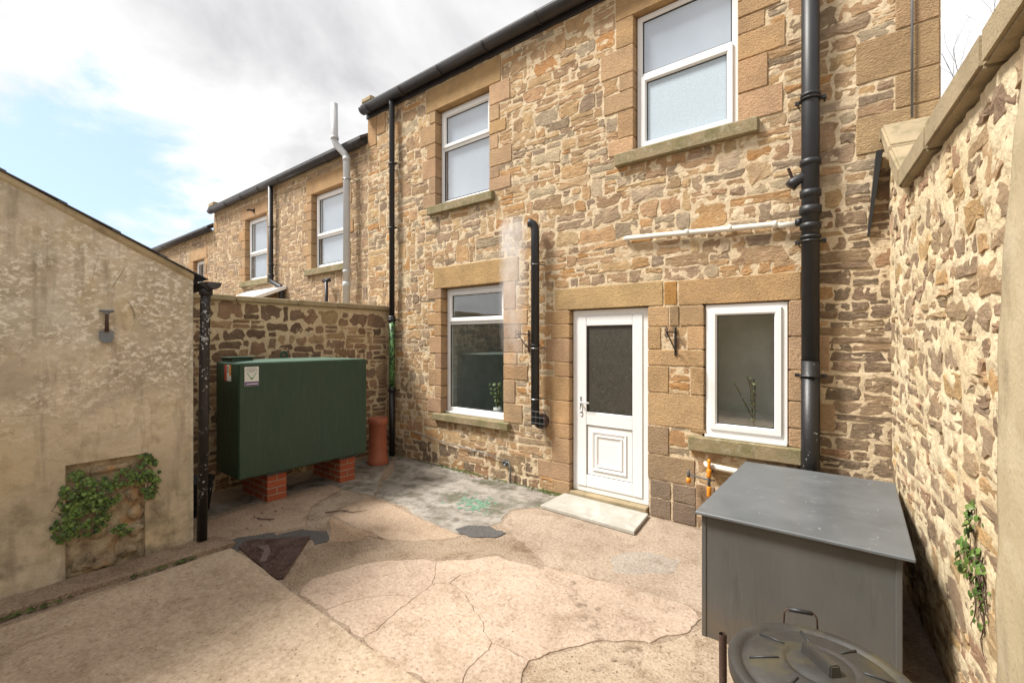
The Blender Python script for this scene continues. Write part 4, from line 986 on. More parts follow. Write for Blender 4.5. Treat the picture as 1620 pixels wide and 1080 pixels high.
m.add([(xs, yc - .012, 1.40), (xs, yc + .012, 1.40), (xs, yc, 1.375)], [(0, 1, 2)]); m.build('sticker_mark', 'sticker_green', st)
m = MB()
for (a_, b_, c2) in ((-.05, .05, 1.493), (-.06, .06, 1.474), (-.03, .03, 1.458)):
    m.add([(xs, yc + a_, c2), (xs, yc + b_, c2), (xs, yc + b_, c2 + .008), (xs, yc + a_, c2 + .008)], [(0, 1, 2, 3)])
m.build('sticker_lines', 'sticker_grey', st)
m = MB(); m.add([(xs + .0008, yc - .055, 1.330), (xs + .0008, yc + .06, 1.330), (xs + .0008, yc + .06, 1.340), (xs + .0008, yc - .055, 1.340)], [(0, 1, 2, 3)]); m.build('sticker_lines', 'sticker_white', st)
ye = y0 - .0012
s2 = mesh('sticker', [(x1 - .36, ye, 1.36), (x1 - .19, ye, 1.36), (x1 - .19, ye, 1.53), (x1 - .36, ye, 1.53)], [(0, 1, 2, 3)], 'sticker_white', tk); s2['label'] = 'warning sticker with red, white and orange columns'
mesh('sticker_band', [(x1 - .36, ye - .0008, 1.36), (x1 - .30, ye - .0008, 1.36), (x1 - .30, ye - .0008, 1.53), (x1 - .36, ye - .0008, 1.53)], [(0, 1, 2, 3)], 'sticker_red', s2)
mesh('sticker_band', [(x1 - .24, ye - .0008, 1.42), (x1 - .19, ye - .0008, 1.42), (x1 - .19, ye - .0008, 1.53), (x1 - .24, ye - .0008, 1.53)], [(0, 1, 2, 3)], 'sticker_orange', s2)
m = MB()
for zz_ in (1.50, 1.475, 1.45): m.add([(x1 - .29, ye - .0008, zz_), (x1 - .255, ye - .0008, zz_), (x1 - .255, ye - .0008, zz_ + .016), (x1 - .29, ye - .0008, zz_ + .016)], [(0, 1, 2, 3)])
m.build('sticker_mark', 'sticker_black', s2)
rng = random.Random(7)
for (yc, lab) in ((-2.145, 'red brick pier under the stickered end of the green tank'), (-1.27, 'red brick pier under the tank end beside the chimney pot')):
    bp = empty('brick_pier', (-5.45, yc, 0), lab, 'brick pier', 'brick piers under the tank')
    m = MB(); m.box(-5.84, -5.205, yc - .104, yc + .104, -.012, .300, .002); m.build('mortar_core', 'brick_mortar', bp)
    for c_ in range(4):
        zb = .004 + c_ * .075
        lay = [(-5.31, -5.20)] + [(-5.31 - .225 * (k + 1), -5.31 - .225 * k) for k in range(2)] + [(-5.85, -5.76)] if c_ % 2 == 0 else [(-5.425, -5.20), (-5.65, -5.425), (-5.85, -5.65)]
        for (a_, b2) in lay:
            yy = [(yc - .11, yc + .11)] if (c_ % 2 == 0 and b2 - a_ < .12) else [(yc - .11, yc), (yc, yc + .11)]
            for (ya, yb) in yy:
                v, f = bevbox(a_ + .005, b2 - .005 + .004 * (b2 > -5.21), ya + .005, yb - .005, zb + .005, zb + .070, .004)
                mesh('brick', v, f, 'brick', bp, False, vjit((.42, .105, .045), rng, .16))
    m = MB(); v, f = bevbox(-5.87, -5.17, yc - .13, yc + .135, .303, .345, .010)
    v = [V(q) + V((0, 0, .012 * noise.noise(V(q) * 9))) * (0 if q[2] > .33 else 1) for q in v]; m.add(v, f); m.build('felt_pad', 'felt', bp)

# terracotta chimney pot
o = mesh('chimney_pot', *lathe((-5.64, -.50, -.006), [(.0, .02), (.148, .0), (.152, .012), (.152, .07), (.135, .09), (.128, .30), (.122, .56), (.134, .58), (.138, .60), (.138, .66), (.128, .675), (.108, .67), (.105, .55), (.11, .1), (0, .08)], 32), 'terracotta', None, True)
tag(o, 'terracotta chimney pot standing on the ground beside the green tank', 'chimney pot')

# black plastic basket behind the outbuilding corner
bk = empty('plastic_basket', (-5.50, -2.86, 0), 'battered black plastic basket between the flaking downpipe and green tank', 'basket')
pv, pf = lathe((-5.50, -2.86, -.008), [(0, .0), (.13, .0), (.175, .34), (.19, .345), (.19, .365), (.165, .36), (.12, .03), (0, .03)], 22)
pv = [(q[0] + .016 * noise.noise(V(q) * 7), q[1] + .016 * noise.noise(V(q) * 7 + V((4, 0, 0))), q[2]) for q in pv]; mesh('basket_body', pv, pf, 'black_plastic', bk, True)
m = MB()
for k in range(16):
    a_ = 2 * math.pi * k / 16; m.tube([(-5.50 + .134 * math.cos(a_), -2.86 + .134 * math.sin(a_), .02), (-5.50 + .178 * math.cos(a_), -2.86 + .178 * math.sin(a_), .33)], .006, 5)
for zz_ in (.10, .17, .24): m.tube([(-5.50 + (.136 + zz_ * .125) * math.cos(x * math.pi / 12), -2.86 + (.136 + zz_ * .125) * math.sin(x * math.pi / 12), zz_) for x in range(25)], .005, 5, False)
m.build('basket_ribs', 'black_iron_flaked', bk, True)

# ------------------------------------------------------------------ pipes on the walls
def pipe(name, label, cat, segs, collars=(), clips=(), mat='black_plastic', group=None):
    e_ = empty(name, segs[0][0][-1], label, cat, group)
    for (path, r, mt) in segs: mesh('pipe', *tube(path, r, 18), mt or mat, e_, True)
    for (p, r, hgt) in collars:
        mesh('collar', *lathe(p, [(r * .8, 0), (r, .004), (r, hgt - .004), (r * .8, hgt)], 18), mat, e_, True)
    for (p, r) in clips:
        m = MB(); m.tube([(p[0] + r * math.cos(x * math.pi / 10), p[1] + r * math.sin(x * math.pi / 10), p[2]) for x in range(21)], .009, 6, False)
        for s in (-1, 1): m.box(p[0] + s * (r + .02) - .016, p[0] + s * (r + .02) + .016, p[1] - .004, p[1] + .03, p[2] - .014, p[2] + .014, .003); m.tube([(p[0] + s * (r + .02), p[1] + .02, p[2]), (p[0] + s * (r + .02), .0, p[2])], .007, 6)
        m.build('clip', 'black_iron' if mat != 'flue_grey' else 'steel', e_)
    return e_
xr, yr, rr = -.362, -.10, .064
sp = pipe('soil_pipe', 'thick glossy black soil pipe on the house wall beside the small window', 'drainpipe',
    [([(xr, yr, 1.62), (xr, yr, 0.0)], rr + .003, 'black_iron'), ([(xr, yr, 5.9), (xr, yr, 1.62)], rr, None),
     ([(xr, yr, 3.09), (xr - .06, yr - .01, 3.13), (xr - .115, yr - .02, 3.10), (xr - .14, yr - .025, 3.07)], .045, None)],
    [((xr, yr, 3.22), rr + .012, .05), ((xr, yr, 2.96), rr + .012, .06), ((xr, yr, 2.82), rr + .015, .07), ((xr, yr, 2.70), rr + .012, .05), ((xr, yr, 2.62), rr + .012, .03), ((xr, yr, 3.78), rr + .008, .03)], [((xr, yr, 3.76), rr + .008), ((xr, yr, 1.50), rr + .010), ((xr, yr, 2.60), rr + .008)])
mesh('vent_stub', *tube([(xr - .12, yr - .02, 3.12), (xr - .15, yr - .05, 3.22)], .012, 8), 'rust', sp)
mesh('side_inlet', *tube([(xr - .06, yr + .015, 2.775), (xr - .10, yr + .025, 2.775)], .034, 12), 'black_plastic', sp, True)
wp = pipe('waste_pipe', 'white plastic waste pipe running across the wall into the soil pipe', 'pipe', [([(-2.01, -.02, 2.862), (-1.99, -.05, 2.86), (-.62, -.055, 2.79), (-.58, -.055, 2.772), (-.455, -.07, 2.768)], .025, 'white_pipe')])
for (x, z) in ((-1.36, 2.829), (-.98, 2.81), (-.62, 2.79)): mesh('clip', *tube([(x - .015, -.055, z), (x + .015, -.055, z)], .033, 14), 'white_pipe', wp, True)
dp = pipe('downpipe', 'slim rainwater downpipe with flaking green paint near the tank corner', 'drainpipe',
    [([(-5.85, -.09, 2.16), (-5.85, -.09, 1.02)], .047, 'green_flaked'), ([(-5.85, -.09, 1.02), (-5.85, -.09, .0)], .046, 'black_iron'), ([(-5.85, -.11, 5.55), (-5.85, -.09, 5.45), (-5.85, -.09, 2.16)], .042, None)],
    [((-5.85, -.09, 2.08), .058, .10), ((-5.85, -.09, 1.00), .058, .07)], [((-5.85, -.09, 4.55), .05), ((-5.85, -.09, 3.55), .05), ((-5.85, -.09, 2.12), .055), ((-5.85, -.09, 1.02), .055)])
sdp = pipe('downpipe', 'black cast-iron downpipe with flaking white paint at the outbuilding corner', 'drainpipe',
    [([(-4.645, -3.02, 2.27), (-4.645, -3.03, 2.1), (-4.63, -3.04, 1.7), (-4.60, -3.07, .045)], .040, 'black_iron_flaked')], [((-4.645, -3.025, 2.19), .052, .06)], [], mat='black_iron_flaked')
fl = pipe('boiler_flue', 'black flue pipe with bent top breathing steam between window and door', 'flue',
    [([(-3.10, -.12, .80), (-3.10, -.12, 3.10), (-3.106, -.124, 3.14), (-3.125, -.133, 3.17), (-3.15, -.145, 3.185), (-3.175, -.158, 3.19)], .050, None)],
    [((-3.10, -.12, 2.68), .055, .03), ((-3.10, -.12, 1.72), .055, .03)], [])
for z in (2.69, 1.70, 1.10):
    m = MB(); m.tube([(-3.10 + .054 * math.cos(x * math.pi / 8), -.12 + .054 * math.sin(x * math.pi / 8), z) for x in range(17)], .004, 5, False); m.tube([(-3.06, -.10, z), (-3.03, 0, z)], .008, 6); m.build('bracket', 'steel', fl)
# flue terminal with wire guard
ft = empty('flue_terminal', (-3.09, -.05, .70), 'round flue terminal in a square wire guard below the black flue', 'vent')
mesh('terminal', *tube([(-3.06, .01, .83), (-3.06, -.09, .83)], .085, 24), 'rust', ft, True)
mesh('terminal_mouth', *tube([(-3.06, -.08, .83), (-3.06, -.094, .83)], .062, 24), 'black_plastic', ft)
m = MB()
for k in range(6):
    x = -3.23 + .058 * k; m.tube([(x, .0, .96), (x, -.17, .96), (x, -.17, .69), (x, 0, .69)], .0017, 4)
for k in range(5):
    z = .69 + .0675 * k; m.tube([(-3.23, .0, z), (-3.23, -.17, z), (-2.94, -.17, z), (-2.94, 0, z)], .0017, 4)
m.build('wire_guard', 'lead', ft)

# hanging-basket brackets
def bracket(label, x, z, mat, L=.27, rot=0):
    e_ = empty('basket_bracket', (x, -.01, z), label, 'bracket', 'wrought-iron brackets on the house wall'); ca, sa = math.cos(rot), math.sin(rot)
    T = lambda d, dz: (x + d * sa, -.02 - d * ca, z + dz)
    m = MB(); m.box(x - .011, x + .011, -.024, -.012, z - .14, z + .14, .003); m.build('back_plate', mat, e_)
    m = MB(); m.tube([T(.0, .09), T(L, .09)], .007, 8); m.tube([T(0, -.09), T(L * .5, .0), T(L * .95, .085)], .007, 8); m.build('arm', mat, e_)
    for (dz, s) in ((.112, 1), (.062, -1)):
        m = MB(); m.tube([T(L + .022 * math.sin(a * .45), dz + s * .0 + .026 * math.cos(a * .45)) for a in range(13)], .005, 6); m.build('scroll', mat, e_)
bracket('black wrought-iron basket bracket between the door and small window', -1.485, 1.78, 'black_iron', .25)
bracket('rusty thin basket bracket beside the black flue', -3.27, 1.78, 'rust', .16, -.4)

# water tap and hose fittings
tp_ = empty('garden_tap', (-1.15, -.03, .40), 'outdoor tap with orange hose connectors beside the grey storage box', 'tap')
m = MB(); m.tube([(-1.15, 0, .56), (-1.15, -.10, .56)], .012, 8); m.tube([(-1.33, -.10, .515), (-1.15, -.10, .50), (-1.10, -.10, .50)], .008, 8); m.tube([(-1.15, -.10, .60), (-1.15, -.10, .42)], .014, 10); m.build('tap_body', 'hose_grey', tp_, True)
for (z0_, z1_, r_) in ((.565, .69, .017), (.52, .60, .024), (.34, .44, .022)):
    mesh('hose_connector', *lathe((-1.15, -.10, z0_), [(0, 0), (r_ * .8, 0), (r_, .015), (r_ * .85, (z1_ - z0_) * .5), (r_, z1_ - z0_ - .01), (r_ * .7, z1_ - z0_), (0, z1_ - z0_)], 12), 'hose_orange', tp_, True)
mesh('hose_connector', *lathe((-1.335, -.10, .435), [(0, 0), (.018, 0), (.024, .02), (.020, .05), (0, .055)], 12), 'hose_orange', tp_, True)
mesh('tap_stub', *lathe((-1.335, -.10, .49), [(0, 0), (.012, 0), (.016, .03), (.008, .07), (0, .075)], 10), 'hose_grey', tp_, True)
wp2 = pipe('waste_pipe', 'short white waste pipe stub below the small window sill', 'pipe', [([(-1.20, -.01, .625), (-1.19, -.05, .62), (-.80, -.055, .60), (-.75, -.055, .55), (-.75, -.055, .02)], .026, 'white_pipe')])
# electric fitting and thin cable low on the wall
m = MB(); m.box(-3.66, -3.60, -.05, -.0, .20, .27, .008); m.tube([(-5.4, -.034, .40), (-4.6, -.034, .34), (-4.0, -.034, .31), (-3.63, -.034, .27)], .006, 6); m.tube([(-3.63, -.03, .24), (-3.56, -.05, .26), (-3.53, -.05, .20), (-3.53, -.05, .0)], .010, 8)
tag(m.build('outside_tap', 'lead', None, True), 'small grey tap and thin cable low on the wall below the kitchen window', 'tap')
m = MB(); m.tube([(.27, -.035, 5.5), (.27, -.035, 3.45)], .008, 6); tag(m.build('wall_cable', 'lead', None, True), 'thin grey cable running down the corner stones of the house', 'cable')

# ------------------------------------------------------------------ ornamental spade on the outbuilding
sp = empty('ornamental_spade', (XS + .02, -3.70, 1.77), 'small grey metal ornamental spade hung on the rendered wall', 'ornament')
yc = -3.70; xf = XS + .02
m = MB(); prof = [(-.042, 1.862), (-.042, 1.81), (-.036, 1.788), (-.018, 1.772), (0, 1.768), (.018, 1.772), (.036, 1.788), (.042, 1.81), (.042, 1.862)]
n = len(prof); m.add([(xf + .012 - 6 * p[0] ** 2, yc + p[0], p[1]) for p in prof] + [(xf + .004 - 6 * p[0] ** 2, yc + p[0], p[1]) for p in prof], [tuple(range(n)), tuple(range(2 * n - 1, n - 1, -1))] + [(i, (i + 1) % n, n + (i + 1) % n, n + i) for i in range(n)]); m.build('blade', 'lead', sp)
m = MB(); m.tube([(xf + .01, yc, 1.855), (xf + .012, yc, 1.99)], [.014, .010], 10); m.build('shaft', 'rust', sp, True)
m = MB(); m.tube([(xf + .012, yc, 1.985), (xf + .012, yc - .026, 2.012)], .007, 8); m.tube([(xf + .012, yc, 1.985), (xf + .012, yc + .026, 2.012)], .007, 8); m.tube([(xf + .012, yc - .042, 2.014), (xf + .012, yc + .042, 2.014)], .009, 8); m.build('handle', 'lead', sp, True)

# ------------------------------------------------------------------ grey storage box, dustbin, stick
sb = empty('storage_box', (-.33, -.97, 0), 'grey metal storage box with overhanging flat lid against the house', 'storage box')
bx = MB(); bx.box(-.785, .135, -1.655, -.29, -.006, .735, .006); bx.build('box_body', 'box_grey', sb)
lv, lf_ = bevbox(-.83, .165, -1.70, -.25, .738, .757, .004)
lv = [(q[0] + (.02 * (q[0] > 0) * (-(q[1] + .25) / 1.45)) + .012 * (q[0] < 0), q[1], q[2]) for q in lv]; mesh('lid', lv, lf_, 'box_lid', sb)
m = MB()
for x in (-.785, .135): m.box(x - .004 if x < 0 else x - .022, x + .022 if x < 0 else x + .004, -1.661, -1.64, -.004, .733, .003)
m.build('corner_trim', 'box_grey', sb)
m = MB()
for (x, y) in [(-.5, -1.5), (-.2, -1.55), (.05, -1.5), (-.6, -1.0), (.06, -1.0), (-.65, -.45), (-.3, -.42), (.02, -.40), (-.3, -1.1)]: m.add(*lathe((x, y, .757), [(.008, 0), (.006, .003), (.0005, .004)], 8))
m.build('rivets', 'lead', sb)['kind'] = 'stuff'

BX, BY, BZ, BR = -.120, -2.735, .687, .275
db = empty('dustbin', (BX, BY, 0), 'round grey plastic dustbin with ribbed lid in front of the storage box', 'dustbin')
mesh('bin_body', *lathe((BX, BY, 0), [(0, .0), (.205, .0), (.21, .01), (.25, BZ - .05), (.262, BZ - .045), (.262, BZ - .03), (.24, BZ - .03), (.2, .03), (0, .03)], 48), 'bin_dark', db, True)
lid = mesh('lid', *lathe((BX, BY, BZ), [(BR - .006, -.055), (BR, -.052), (BR + .002, -.012), (BR - .006, -.002), (BR - .02, .0), (BR - .034, -.002), (BR - .040, -.010), (BR - .048, -.012), (BR - .056, -.002), (BR - .062, .002), (BR - .10, .012), (.115, .024), (.105, .026), (.098, .020), (.092, .020), (.086, .027), (.04, .030), (.0005, .031)], 64), 'bin_plastic', db, True)
for k in range(8):
    a_ = R(20 + 45 * k); d = V((math.cos(a_), math.sin(a_), 0)); m = MB()
    m.tube([V((BX, BY, BZ)) + d * .122 + V((0, 0, .0245)), V((BX, BY, BZ)) + d * .165 + V((0, 0, .0165)), V((BX, BY, BZ)) + d * .212 + V((0, 0, .0045))], [.003, .004, .005], 8); m.build('rib', 'bin_dark', lid, True)
hd = R(-46); hdv = V((math.cos(hd), math.sin(hd), 0)); hn = V((-hdv.y, hdv.x, 0)); m = MB(); hp = []
for (l, w, z) in [(-.066, .022, .024), (-.062, .017, .064), (.062, .017, .064), (.066, .022, .024)]:
    hp += [V((BX, BY, BZ + z)) + hdv * l + hn * w, V((BX, BY, BZ + z)) + hdv * l - hn * w]
m.add(hp, [(0, 1, 3, 2), (2, 3, 5, 4), (4, 5, 7, 6), (0, 2, 4, 6), (1, 7, 5, 3)]); ho = m.build('lid_handle', 'bin_plastic', lid)
bm = bmesh.new(); bm.from_mesh(ho.data); bmesh.ops.recalc_face_normals(bm, faces=bm.faces); bmesh.ops.bevel(bm, geom=[e for e in bm.edges], offset=.004, segments=2, affect='EDGES'); bm.to_mesh(ho.data); bm.free()
a_ = R(107); d = V((math.cos(a_), math.sin(a_), 0)); tn = V((-d.y, d.x, 0)); hb = V((BX, BY, BZ)) + d * (BR + .006)
m = MB(); m.tube([hb + tn * .058 + V((0, 0, -.05)), hb + tn * .055 + V((0, 0, .03)), hb + tn * .045 + V((0, 0, .046)), hb - tn * .045 + V((0, 0, .046)), hb - tn * .055 + V((0, 0, .03)), hb - tn * .058 + V((0, 0, -.05))], .0035, 8); wh = m.build('wire_handle', 'rust', db, True)
m = MB(); m.tube([hb + tn * .040 + V((0, 0, .046)), hb - tn * .040 + V((0, 0, .046))], .0085, 10); m.build('grip', 'black_plastic', wh, True)
m = MB(); m.tube([(-.515, -2.32, -.005), (-.517, -2.318, .445)], .017, 14, False); m.tube([(-.517, -2.318, .445), (-.517, -2.318, .40)], .013, 14, False)
tag(m.build('metal_tube', 'rust', None, True), 'short rusty tube standing upright between dustbin and storage box', 'tube')

# ------------------------------------------------------------------ neighbour's pipes
nf = pipe('boiler_flue', 'tall pale grey flue pipe rising past the neighbouring gutter', 'flue',
    [([(-7.02, -.14, 2.0), (-7.02, -.14, 4.93), (-7.05, -.16, 4.99), (-7.18, -.23, 5.15), (-7.21, -.25, 5.22), (-7.215, -.255, 5.86)], .058, 'flue_grey')],
    [((-7.02, -.14, 4.86), .066, .07), ((-7.02, -.14, 2.70), .068, .10), ((-7.02, -.14, 2.95), .066, .05), ((-7.21, -.25, 5.24), .066, .06)], [((-7.02, -.14, 4.55), .062)], mat='flue_grey')
nd = pipe('downpipe', 'black downpipe between the upper windows of the attached neighbour', 'drainpipe',
    [([(-9.93, -.10, 5.05), (-9.93, -.09, 3.12), (-9.90, -.09, 3.04), (-9.50, -.09, 2.90), (-9.46, -.09, 2.84), (-9.46, -.09, 2.2)], .05, None)], [((-9.93, -.09, 3.14), .062, .06)], [((-9.93, -.09, 4.2), .058), ((-9.93, -.09, 3.4), .058)])
m = MB(); m.tube([(-7.70, -.12, 2.0), (-7.70, -.12, 2.88)], .030, 10); m.tube([(-7.80, -.12, 2.88), (-7.60, -.12, 2.88)], .034, 10); tag(m.build('vent_pipe', 'black_plastic', None, True), 'short black T-topped vent pipe rising above the boundary wall', 'vent pipe')
m = MB(); m.add([(-11.2, -1.4, 2.25), (-9.4, -1.4, 2.25), (-9.4, -.02, 2.86), (-11.2, -.02, 2.86), (-11.2, -1.4, 2.32), (-9.4, -1.4, 2.32), (-9.4, -.02, 2.93), (-11.2, -.02, 2.93)], [(3, 2, 1, 0), (4, 5, 6, 7), (0, 1, 5, 4), (1, 2, 6, 5), (0, 4, 7, 3)])
lr = empty('lean_to_porch', (-10.3, -.7, 0), 'white-framed lean-to porch roof below the neighbouring window', 'porch')
m.build('roof', 'pvc', lr); m = MB(); m.box(-11.15, -9.45, -1.35, -.03, -.02, 2.26, .01); m.build('porch_wall', 'mortar', lr)
m = MB(); m.tube([(-10.93, -.02, 4.74), (-10.93, -.14, 4.73), (-10.90, -.16, 4.70)], .02, 8); m.tube([(-10.93, -.012, 4.74), (-10.93, -.03, 4.74)], .05, 12); tag(m.build('wall_hook', 'rust', None, True), 'small rusty hook on the wall above the neighbouring window', 'hook')

# ------------------------------------------------------------------ plants
rng = random.Random(77)
def leaf_geo(mb, p, nrm, size, r, cols):
    nrm = nrm.normalized(); a = nrm.cross(V((0, 0, 1)));
    if a.length < .05: a = V((1, 0, 0))
    a.normalize(); bvec = nrm.cross(a).normalized(); th = r.uniform(-.9, .9); ca, sa = math.cos(th), math.sin(th); A = a * ca + bvec * sa; B = -a * sa + bvec * ca
    out = [(0, .62), (.40, .40), (.55, -.02), (.28, -.40), (0, -.30), (-.28, -.40), (-.55, -.02), (-.40, .40)]
    mb.cur = vjit(r.choice(cols), r, .3)
    pts = [p + nrm * size * .12] + [p + A * x * size + B * y * size + nrm * size * (-.18 * (abs(x) + abs(y)) + r.uniform(-.05, .05)) for (x, y) in out]
    mb.add(pts, [(0, i, i % 8 + 1) for i in range(1, 9)])
IVY = [(.08, .14, .025), (.10, .17, .03), (.06, .105, .02), (.13, .19, .045), (.04, .07, .015)]
def ivy(name, label, blobs, place, nrm, count, sizes, seed, stems=10):
    r = random.Random(seed); mb = MB(); root = place(blobs[0][0], blobs[0][1], 0); e_ = empty(name, root, label, 'ivy')
    tot = sum(b_[2] * b_[3] for b_ in blobs)
    for (u, z, ru, rz, th) in blobs:
        for k in range(int(count * ru * rz / tot)):
            a = r.uniform(0, 2 * math.pi); q = math.sqrt(r.random()); uu, zz_ = u + ru * q * math.cos(a), z + rz * q * math.sin(a)
            n_ = noise.noise(V((uu * 14, zz_ * 14, seed)))
            if n_ < -.22: continue
            d = .01 + th * (1 - q * q) * r.uniform(.3, 1.0)
            nn = nrm + V((r.uniform(-.6, .6), r.uniform(-.6, .6), r.uniform(-.1, .9))); leaf_geo(mb, place(uu, zz_, d), nn, r.uniform(*sizes), r, IVY)
    mb.build('leaves', 'leaf', e_, True)['kind'] = 'stuff'
    sm_ = MB()
    for k in range(stems):
        b_ = r.choice(blobs); u, z = b_[0] + r.uniform(-1, 1) * b_[2] * .7, b_[1] + b_[3] * r.uniform(-.3, .9); pth = []
        for s in range(7): pth.append(place(u, z, .012 + .006 * r.random())); u += r.uniform(-.045, .045); z -= r.uniform(.01, .06)
        sm_.tube(pth, [.003 - .0003 * s for s in range(7)], 5)
    sm_.build('stems', 'stem', e_)['kind'] = 'stuff'
ivy('ivy', 'bright green ivy growing out of the bare patch in the rendered wall',
    [(-3.86, .62, .11, .20, .06), (-3.80, .48, .14, .17, .07), (-3.93, .42, .08, .11, .05), (-3.46, .74, .09, .13, .06), (-3.43, .66, .07, .17, .05), (-3.62, .70, .12, .07, .03), (-3.72, .60, .12, .12, .05), (-3.60, .30, .07, .05, .02)], SPl, V((1, 0, 0)), 1450, (.010, .032), 3)
ivy('ivy', 'small ivy trailing from the cream-mortared yard wall beside the rendered pier',
    [(1.92, 1.04, .08, .12, .04), (1.90, .90, .12, .12, .05), (1.76, .84, .12, .08, .04), (1.94, .72, .09, .10, .04), (1.98, .82, .07, .14, .04)], RPl, V((-1, 0, 0)), 240, (.010, .034), 9, 8)
# moss, weeds and dead leaves along the foot of the walls
mb = MB(); r = rng
for k in range(520):
    t_ = r.random()
    if t_ < .72: x = r.choice([r.uniform(-5.8, -2.75), r.gauss(-2.95, .12), r.gauss(-4.3, .2)]); x = min(-2.72, max(-5.9, x)); p = V((x, -.02 - abs(r.gauss(0, .03)), .002))
    elif t_ < .88: p = V((-4.345 + r.gauss(0, .012), r.choice([r.uniform(-4.3, -3.9), r.uniform(-3.6, -3.2)]), .014))
    else: p = V((-2.8 + r.random() * 1.0, -.48 - .0 * r.random(), .0))
    mb.cur = vjit(r.choice([(.06, .085, .02), (.045, .06, .015), (.09, .11, .03)]), r, .3); s = r.uniform(.006, .02)
    mb.add([p + V((s * math.cos(a) * r.uniform(.7, 1.3), s * math.sin(a) * r.uniform(.7, 1.3), 0)) for a in [q * math.pi / 3 for q in range(6)]] + [p + V((0, 0, s * r.uniform(.5, 1.2)))], [(i, (i + 1) % 6, 6) for i in range(6)])
tag(mb.build('moss', 'leaf', None, True), 'green moss and small weeds along the foot of the house wall', 'moss', kind='stuff')
mb = MB()
for k in range(46):
    if k < 26: p = V((r.gauss(-4.05, .13), -.06 - abs(r.gauss(0, .05)), .006))
    elif k < 36: p = V((r.uniform(-5.1, -4.6), r.uniform(-2.7, -2.2), .008))
    else: p = V((r.uniform(-4.4, -2.2), r.uniform(-2.8, -.4), .010))
    leaf_geo(mb, p + V((0, 0, .006)), V((r.uniform(-.5, .5), r.uniform(-.5, .5), 1)), r.uniform(.014, .03) if k < 36 else r.uniform(.006, .012), r, [(.2, .1, .04)])
mb.c = []; mb.build('dead_leaves', 'leaf_dead', None, True); o = bpy.data.objects['dead_leaves']; tag(o, 'scattered brown dead leaves at the foot of the house wall', 'leaves', kind='stuff')
for (pts, lab) in (([(-4.42, -2.02, .012), (-4.33, -1.90, .018), (-4.20, -1.84, .012), (-4.13, -1.72, .014)], 'thin dark twig lying on the orange concrete near the manhole'), ([(-4.82, -2.52, .012), (-4.72, -2.50, .02), (-4.66, -2.42, .012)], 'short forked twig lying beside the flaking downpipe')):
    m = MB(); m.tube(pts, [.006, .005, .004, .002][:len(pts)], 6); m.tube([pts[1], (pts[1][0] + .06, pts[1][1] + .06, .018)], [.004, .002], 5); tag(m.build('twig', 'stem'), lab, 'twig')
# pot plants inside the windows
def potplant(label, x, y, z, pot, hgt, n_):
    e_ = empty('pot_plant', (x, y, z), label, 'plant'); r = random.Random(int(abs(x) * 100))
    if pot: mesh('pot', *lathe((x, y, z), [(0, 0), (.05, 0), (.06, .12), (.055, .12), (.05, .1), (0, .1)], 18), 'pot_white', e_, True)
    sm_ = MB(); lb = MB()
    for k in range(n_):
        a = r.uniform(0, 6.28); p = V((x, y, z + .1)); d = V((math.cos(a) * .35, math.sin(a) * .25, 1)); pth = [p.copy()]
        for s in range(6): d += V((r.uniform(-.25, .25), r.uniform(-.15, .15), 0)); p = p + d.normalized() * hgt / 6; pth.append(p.copy()); leaf_geo(lb, p, V((r.uniform(-1, 1), -1, r.uniform(0, 1))), r.uniform(.03, .06) if pot else .025, r, [(.10, .16, .05), (.16, .2, .07)])
        sm_.tube(pth, .005, 5)
    sm_.build('stems', 'bark' if not pot else 'stem', e_); lb.build('leaves', 'leaf', e_, True)['kind'] = 'stuff'
potplant('plant in a white pot inside the kitchen window', -3.98, .24, .76, True, .36, 7)
potplant('leggy plant inside the small window beside the back door', -.83, .22, .885, False, .46, 5)
# bare trees
def tree(label, x, y, h, seed, spread=.55, base=0):
    r = random.Random(seed); e_ = empty('bare_tree', (x, y, base), label, 'tree', 'leafless trees'); tr = MB(); br = MB()
    def grow(p, d, L, rad, depth, mb):
        pts = [p.copy()]; rs = [rad]
        for s in range(4):
            d = (d + V((r.uniform(-.2, .2), r.uniform(-.2, .2), r.uniform(-.05, .15)))).normalized(); p = p + d * L / 4; pts.append(p.copy()); rs.append(rad * (1 - .11 * (s + 1)))
        mb.tube(pts, rs, 7 if depth < 2 else 4, False)
        if depth < 5:
            for k in range(3 if depth < 4 else 2):
                a = r.uniform(0, 6.28); dd = (d + V((math.cos(a), math.sin(a), r.uniform(-.1, .4))) * spread * r.uniform(.7, 1.4)).normalized(); grow(pts[r.randint(2, 4)], dd, L * r.uniform(.55, .8), rs[-1] * r.uniform(.5, .75), depth + 1, br)
    grow(V((x, y, base)), V((0, 0, 1)), h * .38, h * .018, 0, tr); tr.build('trunk', 'bark', e_, True); br.build('crown', 'bark', e_, True)
tree('leafless tree standing behind the house corner above the yard wall', 1.75, 6.4, 9.6, 5)
tree('leafless tree added out of view behind the outbuilding for window reflections', -17.5, -7.0, 8.0, 8)  # unseen tree, added to give the windows something to reflect
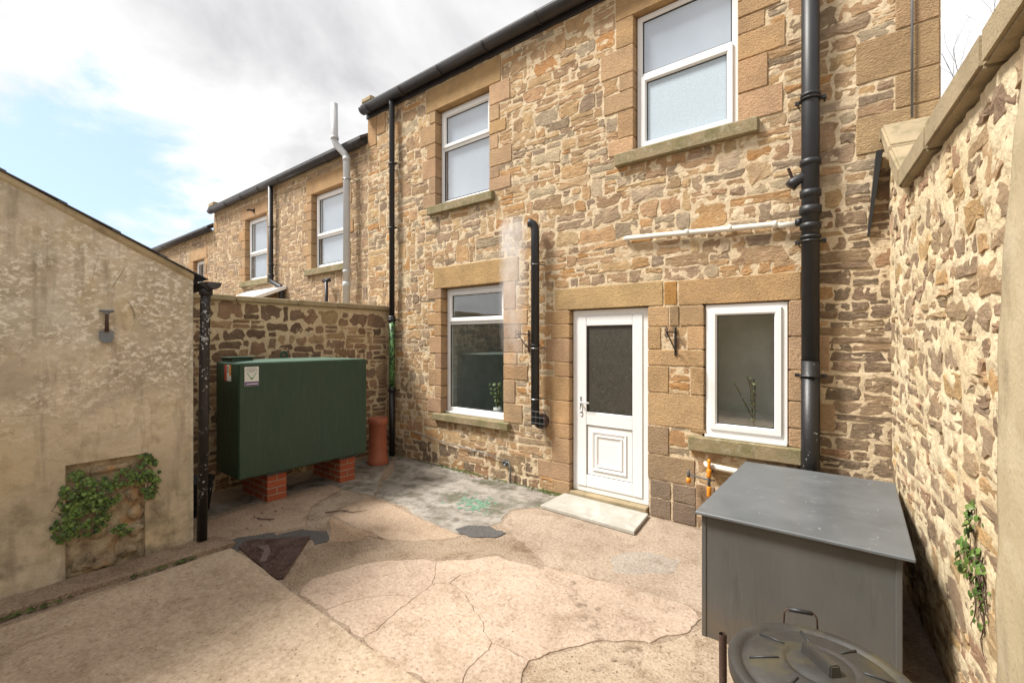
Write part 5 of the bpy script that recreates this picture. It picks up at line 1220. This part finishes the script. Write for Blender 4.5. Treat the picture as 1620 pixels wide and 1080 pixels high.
tree('leafless tree added out of view farther behind the outbuilding for window reflections', -24.0, -9.0, 9.0, 12)  # second unseen tree added for the reflections

# ------------------------------------------------------------------ flue steam
sv = []; n = 20
prof = [(.0, 3.30), (.14, 3.28), (.20, 3.15), (.21, 2.9), (.19, 2.6), (.20, 2.3), (.19, 2.0), (.16, 1.7), (.08, 1.5), (0, 1.45)]
v, f = lathe((-3.30, -.29, 0), prof, n); v = [(q[0] if q[0] < -3.30 else -3.30 + (q[0] + 3.30) * .9, -.29 + (q[1] + .29) * .85, q[2]) for q in v]
steam = mesh('steam', v, f, 'sticker_white', None, True); tag(steam, 'thin white steam drifting from the bent top of the black flue', 'steam', kind='stuff')
bm = bmesh.new(); bm.from_mesh(steam.data); bmesh.ops.remove_doubles(bm, verts=bm.verts, dist=1e-4); bmesh.ops.recalc_face_normals(bm, faces=bm.faces); bm.to_mesh(steam.data); bm.free()
t = NT('steam'); t.t.nodes.remove(t.b); vol = t.n('ShaderNodeVolumePrincipled'); vol.inputs['Color'].default_value = (.97, .97, .97, 1); vol.inputs['Anisotropy'].default_value = .0; scene.cycles.volume_bounces = 6
nn = t.noise(7.5, 5, .6, (1, 1, .6), .8); sx = t.n('ShaderNodeSeparateXYZ'); t.l(t.pos, sx.inputs[0])
rx = t.math('DIVIDE', t.math('ADD', sx.outputs[0], 3.30), .21); ry = t.math('DIVIDE', t.math('ADD', sx.outputs[1], .29), .15)
rad = t.math('ADD', t.math('MULTIPLY', rx, rx), t.math('MULTIPLY', ry, ry))
fall = t.ramp(rad, 1.0, .0); zf = t.math('MULTIPLY', t.ramp(sx.outputs[2], 1.5, 2.9, .12, 1), t.ramp(sx.outputs[2], 3.28, 3.12))
den = t.math('MULTIPLY', t.math('MULTIPLY', t.ramp(nn, .30, .72), fall), t.math('MULTIPLY', zf, 8.0)); t.l(den, vol.inputs['Density'])
t.l(vol.outputs[0], t.t.nodes['Material Output'].inputs['Volume']); steam.data.materials.clear(); steam.data.materials.append(t.m)
